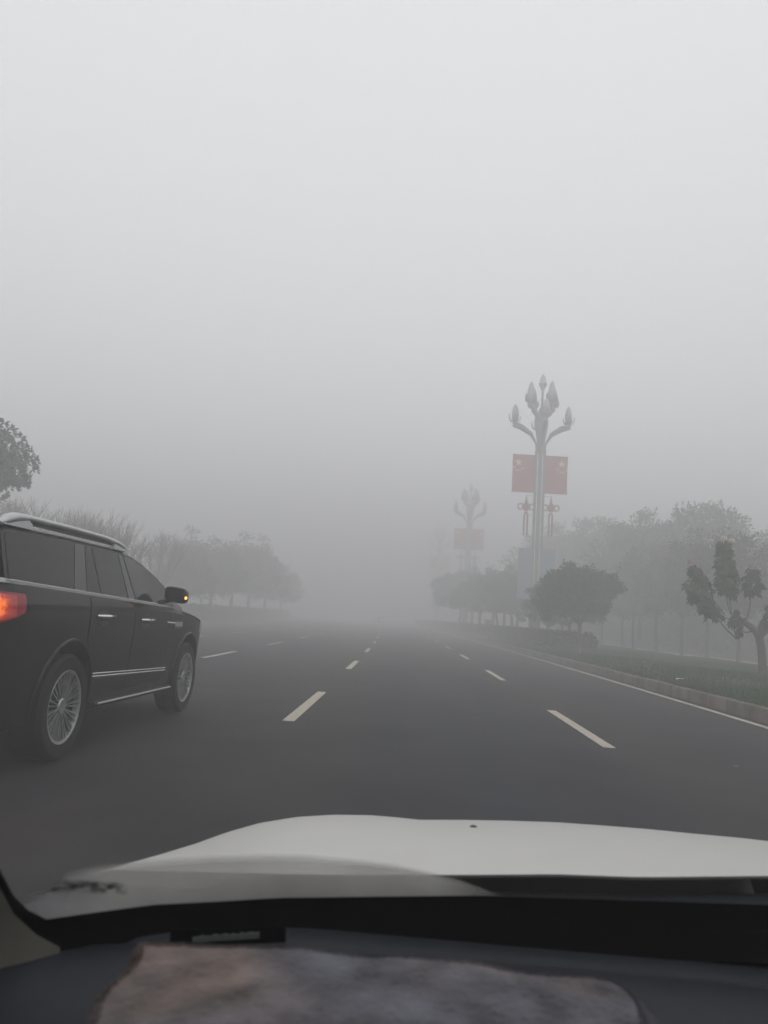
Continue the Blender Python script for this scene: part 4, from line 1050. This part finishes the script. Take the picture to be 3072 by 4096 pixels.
# ================================================================== OUR WHITE CAR
car = empty("white_car", (0, 0, 0)); tag(car, "white car carrying the camera, its bonnet and dashboard filling the bottom", "car")
XL, XR, XC = -.55, 1.29, .37
SIL = [(-1.2, -.42), (-.50, -.385), (-.3324, -.3207), (-.3012, -.3101), (-.2446, -.2894), (-.2107, -.2759), (-.1767, -.264), (-.1309, -.2534), (-.0848, -.2473), (-.0387, -.2446), (-.004, -.2448), (.0219, -.2457), (.0762, -.2418),
       (.1331, -.2387), (.1898, -.2363), (.2463, -.236), (.3025, -.2362), (.3584, -.2376), (.414, -.2384), (.4466, -.2397), (.56, -.246), (.9, -.275), (1.4, -.32)]
REAR = [(-1.2, -.36), (-.331, -.332), (-.091, -.319), (.096, -.305), (.192, -.297), (.292, -.293), (.446, -.28), (1.2, -.26)]
YR, YT = 1.16, 1.98
def hood_z(x, y):
    a = x / max(y, .6); s = interp(SIL, a); yt = YT if a > -.25 else max(1.42, .5 / abs(a))
    zr = H + interp(REAR, x / YR) * YR; zt = H + s * yt
    cc = (H + s * YR - zr) / (yt - YR) ** 2 if yt > YR + .05 else .1
    cc = max(.03, cc)
    return H + s * y - cc * (y - yt) ** 2
hb = MB()
xs = np.concatenate([np.linspace(XL + .02, .15, 40), np.linspace(.17, XR - .02, 36)])
rows = []
for y in np.concatenate([np.linspace(YR, 2.3, 40), np.linspace(2.33, 2.45, 5)]):
    row = []
    for x in xs:
        z = hood_z(x, y); d = min(x - XL, XR - x)
        if d < .1: z -= .05 * (1 - d / .1) ** 2 * min(1, (y - YR) / .5)
        row.append((x, y, z))
    rows.append(row)
rows.append([(x, 2.47, hood_z(x, 2.45) - .03) for x in xs]); rows.append([(x, 2.47, hood_z(x, 2.45) - .12) for x in xs])
hb.grid(rows); hood_o = hb.build("hood", M['white_paint'], car, smooth=50)
lipb = MB(); lipb.grid([[(x, YR, hood_z(x, YR)) for x in xs], [(x, YR + .004, hood_z(x, YR) - .005) for x in xs]]); lipb.build("hood_edge", M['white_paint'], car)
bs = MB(); bs.lathe([(.001, .002), (.004, .0025), (.007, .001), (.008, 0)], 9, center=(0.145, 1.62, hood_z(.145, 1.62) + .001)); bs.build("dirt_spot", M['bug'], hood_o)
# cowl under the windscreen
cw = MB(); rows = []
for y, dz in ((YR + .02, -.03), (1.13, -.035), (1.10, -.028), (1.06, -.022), (1.00, -.012)):
    rows.append([(x, y, H + interp(REAR, x / YR) * YR + dz - (.0 if y > 1.03 else .0)) for x in np.linspace(XL + .05, XR - .05, 30)])
cw.grid(rows); cw.build("cowl", M['cowl'], car, smooth=60)
# front end, fenders, doors, tail: the outer shell
sh = MB()
def body_w(y): return interp([(-2.1, .70), (-1.9, .84), (-1.5, .90), (-.5, .92), (1.5, .915), (2.1, .88), (2.4, .78), (2.55, .62)], y)
for s in (-1, 1):
    rows = []
    for y in np.linspace(-2.1, 2.46, 60):
        topz = hood_z(XC + s * .90, max(y, YR)) - .09 if y > YR else .955 - .10 * min(1, max(0, (y - .7) / .4))
        zs = np.linspace(.30, 1, 9)
        wb = body_w(y)
        rows.append([(XC + s * (wb * (1 - .05 * ((k / 8) - .45) ** 2 * 4)), y, .28 + (topz - .28) * k / 8) for k in range(9)])
    sh2 = MB(); sh2.grid(rows); so = sh2.build("body_side", [M['white_paint'], M['trim_black']], car, smooth=50)
    for yy in (1.62, -1.15):
        make_wheel(car, XC + s * .80, yy, .32, s, .32, .21, .21, spokes=5)
        al = MB(); al.lathe([(.0, 0), (.37, 0), (.37, .012), (.345, .02)], 32, 'x', center=(XC + s * (body_w(yy) + .002), yy, .33)); al.v = [(x if s > 0 else 2 * (XC - (body_w(yy) + .002)) - x, y, max(z, .27)) for x, y, z in al.v]; al.build("wheel_arch", M['trim_black'], car)
nz_ = MB()
nz_.grid([[(XC + body_w(2.46) * t, 2.475, z) for t in np.linspace(-1, 1, 12)] for z in (.72, .5, .28)]); nz_.build("front_bumper", M['white_paint'], car)
gr = MB(); gr.box(XC - .45, XC + .45, 2.48, 2.49, .40, .58); gr.build("grille", M['trim_black'], car)
for s in (-1, 1):
    q = MB(); q.box(XC + s * .62 - .13, XC + s * .62 + .13, 2.478, 2.49, .56, .66); q.build("headlamp", M['lens'], car)
tb_ = MB(); tb_.grid([[(XC + .72 * t, -2.1, z) for t in np.linspace(-1, 1, 8)] for z in (.28, .6, .90)]); tb_.grid([[(XC + .80 * t, y, .90 + .02 * (y + 2.1)) for t in np.linspace(-1, 1, 8)] for y in (-2.1, -1.9, -1.6)]); tb_.build("boot", M['white_paint'], car)
# roof, pillars, cabin
rf = MB(); rows = []
for y, z in ((.03, 1.475), (-.1, 1.505), (-.5, 1.525), (-.9, 1.51), (-1.15, 1.47)):
    rows.append([(XC + .60 * t, y, z - .05 * t * t) for t in np.linspace(-1, 1, 13)])
rf.grid(rows); rf.build("roof", M['white_paint'], car, smooth=50)
hl_ = MB(); hl_.grid([[(p[0], p[1], p[2] - .035) for p in r_] for r_ in rows]); hl_.build("headliner", M['headliner'], car, smooth=50)
for s in (-1, 1):
    pb = MB(); pb.tube([(XC + s * .58, -1.15, 1.42), (XC + s * .74, -1.75, .93)], [.06, .07], 8); pb.tube([(XC + s * .59, -.45, 1.46), (XC + s * .82, -.42, .95)], [.045, .05], 8); pb.build("pillar", M['white_paint'], car, smooth=50)
    dp = MB(); dp.grid([[(XC + s * .80, y, z) for y in np.linspace(-1.6, 1.0, 10)] for z in (.25, .6, .93)]); dp.build("door_trim", M['seat'], car)
    sg_ = MB(); sg_.grid([[(XC + s * .83, -1.5, .95), (XC + s * .83, .80, .96)], [(XC + s * .60, -1.1, 1.44), (XC + s * .60, .0, 1.44)]]); sg_.build("side_window", M['pane'], car)
    mb_ = MB(); rings = []
    for dy, k in ((-.06, .9), (-.03, 1), (.05, .85), (.09, .4)):
        rings.append([(XC + s * (1.02 + .11 * k * math.copysign(abs(math.cos(a)) ** .6, math.cos(a))), .42 + dy, 1.0 + .07 * k * math.copysign(abs(math.sin(a)) ** .6, math.sin(a))) for a in np.linspace(0, 2 * math.pi, 16, endpoint=False)])
    mb_.loft(rings, True, True); mb_.tube([(XC + s * .84, .46, .95), (XC + s * .95, .45, .98)], .025, 6); mb_.build("door_mirror", M['white_paint'], car, smooth=50)
fl_ = MB(); fl_.grid([[(XC + .82 * t, y, .25) for t in (-1, 0, 1)] for y in (-1.8, 0, 1.1)]); fl_.grid([[(XC + .82 * t, 1.05, z) for t in (-1, 0, 1)] for z in (.25, .6, .90)]); fl_.build("floor_pan", M['seat'], car)
for s in (-1, 1):
    sx0 = XC + s * .37
    q = MB(); q.loft([[(sx0 + .25 * ca, -.20 + .0 * ca, z0 + dz) for ca, dz in ((-1, 0), (-.9, .1), (.9, .1), (1, 0))] for z0 in (.30,)] + [[(sx0 + .25 * ca, -.62, .30 + dz) for ca, dz in ((-1, 0), (-.9, .1), (.9, .1), (1, 0))]], True, True)
    q.loft([[(sx0 + k * ca, y + dy, z) for ca, dy in ((-1, 0), (1, 0), (.9, -.12), (-.9, -.12))] for y, z, k in ((-.60, .35, .24), (-.72, .8, .25), (-.80, 1.02, .18))], True, True); q.build("seat", M['seat'], car)
rs_ = MB(); rs_.box(XC - .65, XC + .65, -1.45, -1.25, .35, .98); rs_.build("rear_seat", M['seat'], car)
rw_ = MB(); rw_.grid([[(XC - .58, -1.16, 1.44), (XC + .58, -1.16, 1.44)], [(XC - .70, -1.75, .93), (XC + .70, -1.75, .93)]]); rw_.build("rear_window", M['pane'], car)

# --- windscreen: pane, black border, dried film
def rp3(a, s, y): return (a * y, y, H + s * y)
FT = [(-.432, -.397), (-.37, -.384), (-.301, -.37), (-.22, -.360), (-.146, -.35), (-.02, -.339), (.097, -.329), (.248, -.322), (.446, -.313), (.8, -.305), (1.15, -.33)]
def depth(a): return 1.0 - .35 * max(0, -a - .1) ** 1.3 - .35 * max(0, a - .85) ** 1.2
aa = list(np.linspace(-.432, 1.15, 60))
bot = [(a, interp(FT, a)) for a in aa]
pil_out = [(-.457, -.388), (-.477, -.373), (-.498, -.344), (-.535, -.29), (-.60, -.19), (-.66, -.02), (-.76, .2), (-1.1, .45), (-2.2, .9)]
pil_in = [(-.447, -.418), (-.466, -.398), (-.492, -.362), (-.532, -.30), (-.597, -.195), (-.66, -.025), (-.77, .19), (-1.13, .43), (-2.3, .85)]
pil_d = [.91, .90, .885, .84, .78, .68, .52, .35, .14]
fr = MB()
rows = [[rp3(a, s, depth(a)), rp3(a, s - .012, depth(a) + .004), rp3(a, s - .066, depth(a) - .006)] for a, s in bot]
rows = [[rp3(*o_, d + .006), rp3((o_[0] + i_[0]) / 2, (o_[1] + i_[1]) / 2, d + .006), rp3(i_[0] - .02, i_[1] - .03, d + .006)] for o_, i_, d in reversed(list(zip(pil_out, pil_in, pil_d)))] + rows
fr.grid(rows)
ws = empty("windscreen"); ws.parent = car
fr.build("black_border", M['frit'], ws, smooth=60)
gl = MB()
top_l, top_r = Vector((-.24, .04, 1.47)), Vector((.98, .04, 1.47))
rows = []
for a, s in [(-.50, -.36)] + bot[2:-2] + [(1.2, -.32)]:
    p0_ = Vector(rp3(a, s - .03, depth(a) + .012)); t = (p0_.x + .45) / 1.63; p1_ = top_l.lerp(top_r, min(1, max(0, t))) + Vector((0, 0, .02))
    rows.append([p0_.lerp(p1_, k / 6) + Vector((0, .05 * math.sin(math.pi * k / 6), .02 * math.sin(math.pi * k / 6))) for k in range(7)])
gl.grid(rows); gl.build("pane", M['pane'], ws, smooth=60)
# dried film below the wiper sweep
FC = [(-.434, -.345), (-.38, -.329), (-.33, -.319), (-.237, -.306), (-.18, -.300), (-.122, -.296), (-.06, -.2965), (-.006, -.299), (.04, -.305), (.08, -.312), (.13, -.327)]
fm = MB(); rows = []; wt = []
A_ = np.linspace(-.46, .125, 64)
for a in A_:
    st_, sb_ = interp(FC, a), interp(FT, max(a, -.432)) - .012
    if a < -.42: st_ = -.36 - .2 * (-.42 - a)
    rows.append([rp3(a, st_ + (sb_ - st_) * k / 12, depth(a) + .011) for k in range(13)])
    for k in range(13):
        e = min(1, k / 1.5) * (1.0 - .45 * (k / 12) ** 1.6); e *= min(1, (a + .462) / .10) * min(1, (.128 - a) / .1 + .15)
        wt.append(max(0, e))
fm.grid(rows); fo = fm.build("dried_film", M['film'], ws, smooth=60)
at_ = fo.data.attributes.new("film", 'FLOAT', 'POINT'); at_.data.foreach_set("value", wt)
fm = MB(); rows = []; wt = []
for i in range(41):
    a = -.432 + .10 * i / 40
    rows.append([rp3(a, -.347 + .03 * (a + .38) - .016 * k / 10, depth(a) + .008) for k in range(11)]); wt += [math.sin(math.pi * k / 10) * min(1, i / 6, (40 - i) / 6) for k in range(11)]
fm.grid(rows); fo = fm.build("dirt_streak", M['film_dark'], ws, smooth=60)
at_ = fo.data.attributes.new("film", 'FLOAT', 'POINT'); at_.data.foreach_set("value", wt)
# pillar trim's reflection in the glass, painted as an olive film
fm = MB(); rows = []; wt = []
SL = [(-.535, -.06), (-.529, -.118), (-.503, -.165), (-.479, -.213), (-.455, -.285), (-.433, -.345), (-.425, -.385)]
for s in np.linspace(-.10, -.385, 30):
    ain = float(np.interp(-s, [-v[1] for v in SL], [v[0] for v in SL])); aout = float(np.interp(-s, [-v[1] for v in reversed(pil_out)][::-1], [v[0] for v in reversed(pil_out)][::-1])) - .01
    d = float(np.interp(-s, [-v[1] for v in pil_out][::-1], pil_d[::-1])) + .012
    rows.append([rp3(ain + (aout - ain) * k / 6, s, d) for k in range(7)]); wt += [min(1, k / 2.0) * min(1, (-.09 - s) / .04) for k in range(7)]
fm.grid(rows); fo = fm.build("pillar_reflection", M['film_reflection'], ws, smooth=60)
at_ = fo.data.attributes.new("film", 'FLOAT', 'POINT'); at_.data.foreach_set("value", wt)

# --- interior: pillar trim, dashboard
pt_ = MB(); rows = []
PI = [(-.405, -.428, .93), (-.436, -.416, .92), (-.468, -.394, .90), (-.497, -.355, .875), (-.535, -.30, .83), (-.60, -.20, .77), (-.635, -.03, .67), (-.775, .185, .51), (-1.14, .42, .34), (-2.3, .84, .14)]
for a, s, y in PI:
    p = Vector(rp3(a, s, y - .012))
    a -= .006; p = Vector(rp3(a, s, y - .012))
    rows.append([p + Vector((-.004, .008, -.008)), p, p + Vector((-.028, -.025, -.012)), p + Vector((-.06, -.055, -.035)), p + Vector((-.12, -.07, -.06)), p + Vector((-.24, -.07, -.10))])
p = Vector(rows[0][1]); rows.insert(0, [q_ + Vector((.02, -.02, -.10)) for q_ in rows[0]])
pt_.grid(rows); pt_.build("pillar_trim", M['trim_olive'], car, smooth=60)
ds = MB(); rows = []
for y, z in ((1.09, .955), (1.04, .966), (1.005, .9715), (.985, .971), (.962, .9695), (.955, .963), (.948, .9685), (.90, .968), (.84, .962), (.78, .945), (.74, .90), (.73, .75), (.74, .5)):
    rows.append([(x, y - .05 * max(0, -x - .1), z - .10 * max(0, -x - .24) - .03 * max(0, x - .35)) for x in np.linspace(XL + .03, XR - .03, 40)])
ds.grid(rows); dash = ds.build("dashboard", M['dash'], car, smooth=40)
gv = MB(); gv.tube([(x, .955, .9655 - .03 * max(0, x - .35)) for x in np.linspace(.1, XR - .1, 20)], .003, 6); gv.build("seam", M['dash_dark'], dash)
bn_ = MB(); rings = []
for y, zt, k in ((.765, 1.005, .96), (.755, 1.030, .99), (.735, 1.040, 1.0), (.60, 1.041, 1.0), (.48, 1.035, .98), (.45, 1.02, .96)):
    rings.append([(.0 + .243 * k * cx_, y, .93 + (zt - .93) * cz_) for cx_, cz_ in ((-1, -.3), (-1, .55), (-.97, .8), (-.9, .95), (-.8, 1), (.8, 1), (.9, .95), (.97, .8), (1, .55), (1, -.3))])
bn_.loft(rings, True, True); bn_.build("instrument_hood", M['dash_dark'], dash, smooth=50)
vn = MB(); y_ = .945
P0, P1 = Vector(rp3(-.262, -.407, y_)), Vector(rp3(-.133, -.393, y_))
def plate(mb, u0, u1, v0, v1, lift):
    d = (P1 - P0); up_ = Vector((0, -.25, .95)); q = [P0 + d * u + up_ * v * .016 + Vector((0, -lift, 0)) for u, v in ((u0, v0), (u1, v0), (u1, v1), (u0, v1))]
    mb.prism(q, (0, .002, 0))
plate(vn, -.1, 1.0, -.55, .75, 0); vn.build("number_window", M['frit'], ws)
vt = MB(); rv = random.Random(4); u = .12
while u < .74:
    wv = rv.uniform(.014, .026); plate(vt, u, u + wv, -.25 + .25 * u, .2 + .28 * u + rv.uniform(-.06, .06), .003); u += wv + .008
vt.build("number_strip", M['plate_text'], ws)
stw = MB(); stw.tube([(.0 + .185 * math.cos(t), .36 + .06 * math.sin(t), .80 + .18 * math.sin(t)) for t in np.linspace(0, 2 * math.pi, 40)], .016, 8); stw.box(-.16, .16, .37, .40, .78, .83); stw.build("steering_wheel", M['trim_black'], car, smooth=50)

# --- plush cloth lying over the instrument hood
r = np.random.default_rng(9)
nx, ny = 150, 100
tw_ = empty("plush_cloth", (0, .6, 1.04)); tag(tw_, "mottled brown and grey plush cloth draped over the instrument hood", "cloth")
cl = MB(); rows = []; low = []
noise = r.standard_normal((ny + 1, nx + 1)) * .0005
big = np.zeros((ny + 1, nx + 1))
for k in range(30):
    fx, fy, ph = r.normal() * 40, r.normal() * 40, r.random() * 6.28
    X_, Y_ = np.meshgrid(np.linspace(-.23, .21, nx + 1), np.linspace(.45, .75, ny + 1)); big += np.sin(fx * X_ + fy * Y_ + ph) * .0003
EDGE = [(-.313, -.417), (-.2, -.411), (-.119, -.408), (.0, -.4085), (.084, -.41), (.2, -.414), (.278, -.418)]
for j in range(ny + 1):
    v = j / ny; row = []
    for i in range(nx + 1):
        u = i / nx; y = .44 + .31 * v
        x = (-.214 - .022 * v) + (.197 + .214 + .012 * v + .022 * v) * u
        x += .004 * math.sin(v * 17)
        zt = H + .003 + interp(EDGE, x / .745) * .745 + .0008 * math.sin(u * 23) + .0 
        z = zt + .004 * (1 - v) + noise[j, i] + big[j, i]
        if v > .965: z -= .010 * ((v - .965) / .035) ** 2; y -= .003 * ((v - .965) / .035) ** 2
        du = min(u, 1 - u)
        if du < .02: z -= .012 * (1 - du / .02) ** 2
        if u > .97: x -= .014 * max(0, v - .9) / .1 * ((u - .97) / .03)
        row.append((x, y - .6, z - 1.04))
    rows.append(row)
cl.grid(rows)
cl.grid([[(p_[0] * .985, p_[1] * .985, p_[2] - .011) for p_ in rw2] for rw2 in rows[::4]])
pile = cl.build("pile", M['plush'], tw_, smooth=180)
# short fibres along the cloth
nf = 200000
ii, jj = r.integers(0, nx, nf), r.integers(0, ny, nf)
kp = (jj > ny * .955) | (np.abs(ii / nx - .5) > .475); ii, jj = ii[kp], jj[kp]; nf = len(ii); R_ = np.array(rows)
Pf = R_[jj, ii] + (R_[np.minimum(jj + 1, ny), ii] - R_[jj, ii]) * r.random((nf, 1)) + (R_[jj, np.minimum(ii + 1, nx)] - R_[jj, ii]) * r.random((nf, 1))
Df = r.standard_normal((nf, 3)) * .5 + np.array([0, 0, 1.0])
edge = np.abs(ii / nx - .5) * 2; Df[:, 0] += np.sign(ii / nx - .5) * np.clip((edge - .9) * 10, 0, 1); Df[:, 1] += np.clip((jj / ny - .93) * 14, 0, 1)
V, Q = leaf_quads(Pf, Df, .0021, r, 0, .4)
link("fibres", numpy_mesh("fibres", V, Q, M['plush']), tw_)

# ================================================================== HAZE
hz = MB(); hz.box(-200, 200, -80, 310, -1.2, 24.0)
hm = bpy.data.materials.new("fog"); hm.use_nodes = True
n = hm.node_tree.nodes; n.remove(n["Principled BSDF"])
pv = n.new("ShaderNodeVolumePrincipled"); pv.inputs["Color"].default_value = (0.88, 0.88, 0.888, 1); pv.inputs["Density"].default_value = HAZE_DENSITY; pv.inputs["Anisotropy"].default_value = 0.2
hm.node_tree.links.new(pv.outputs[0], n["Material Output"].inputs["Volume"])
tag(hz.build("haze", hm), kind="stuff")
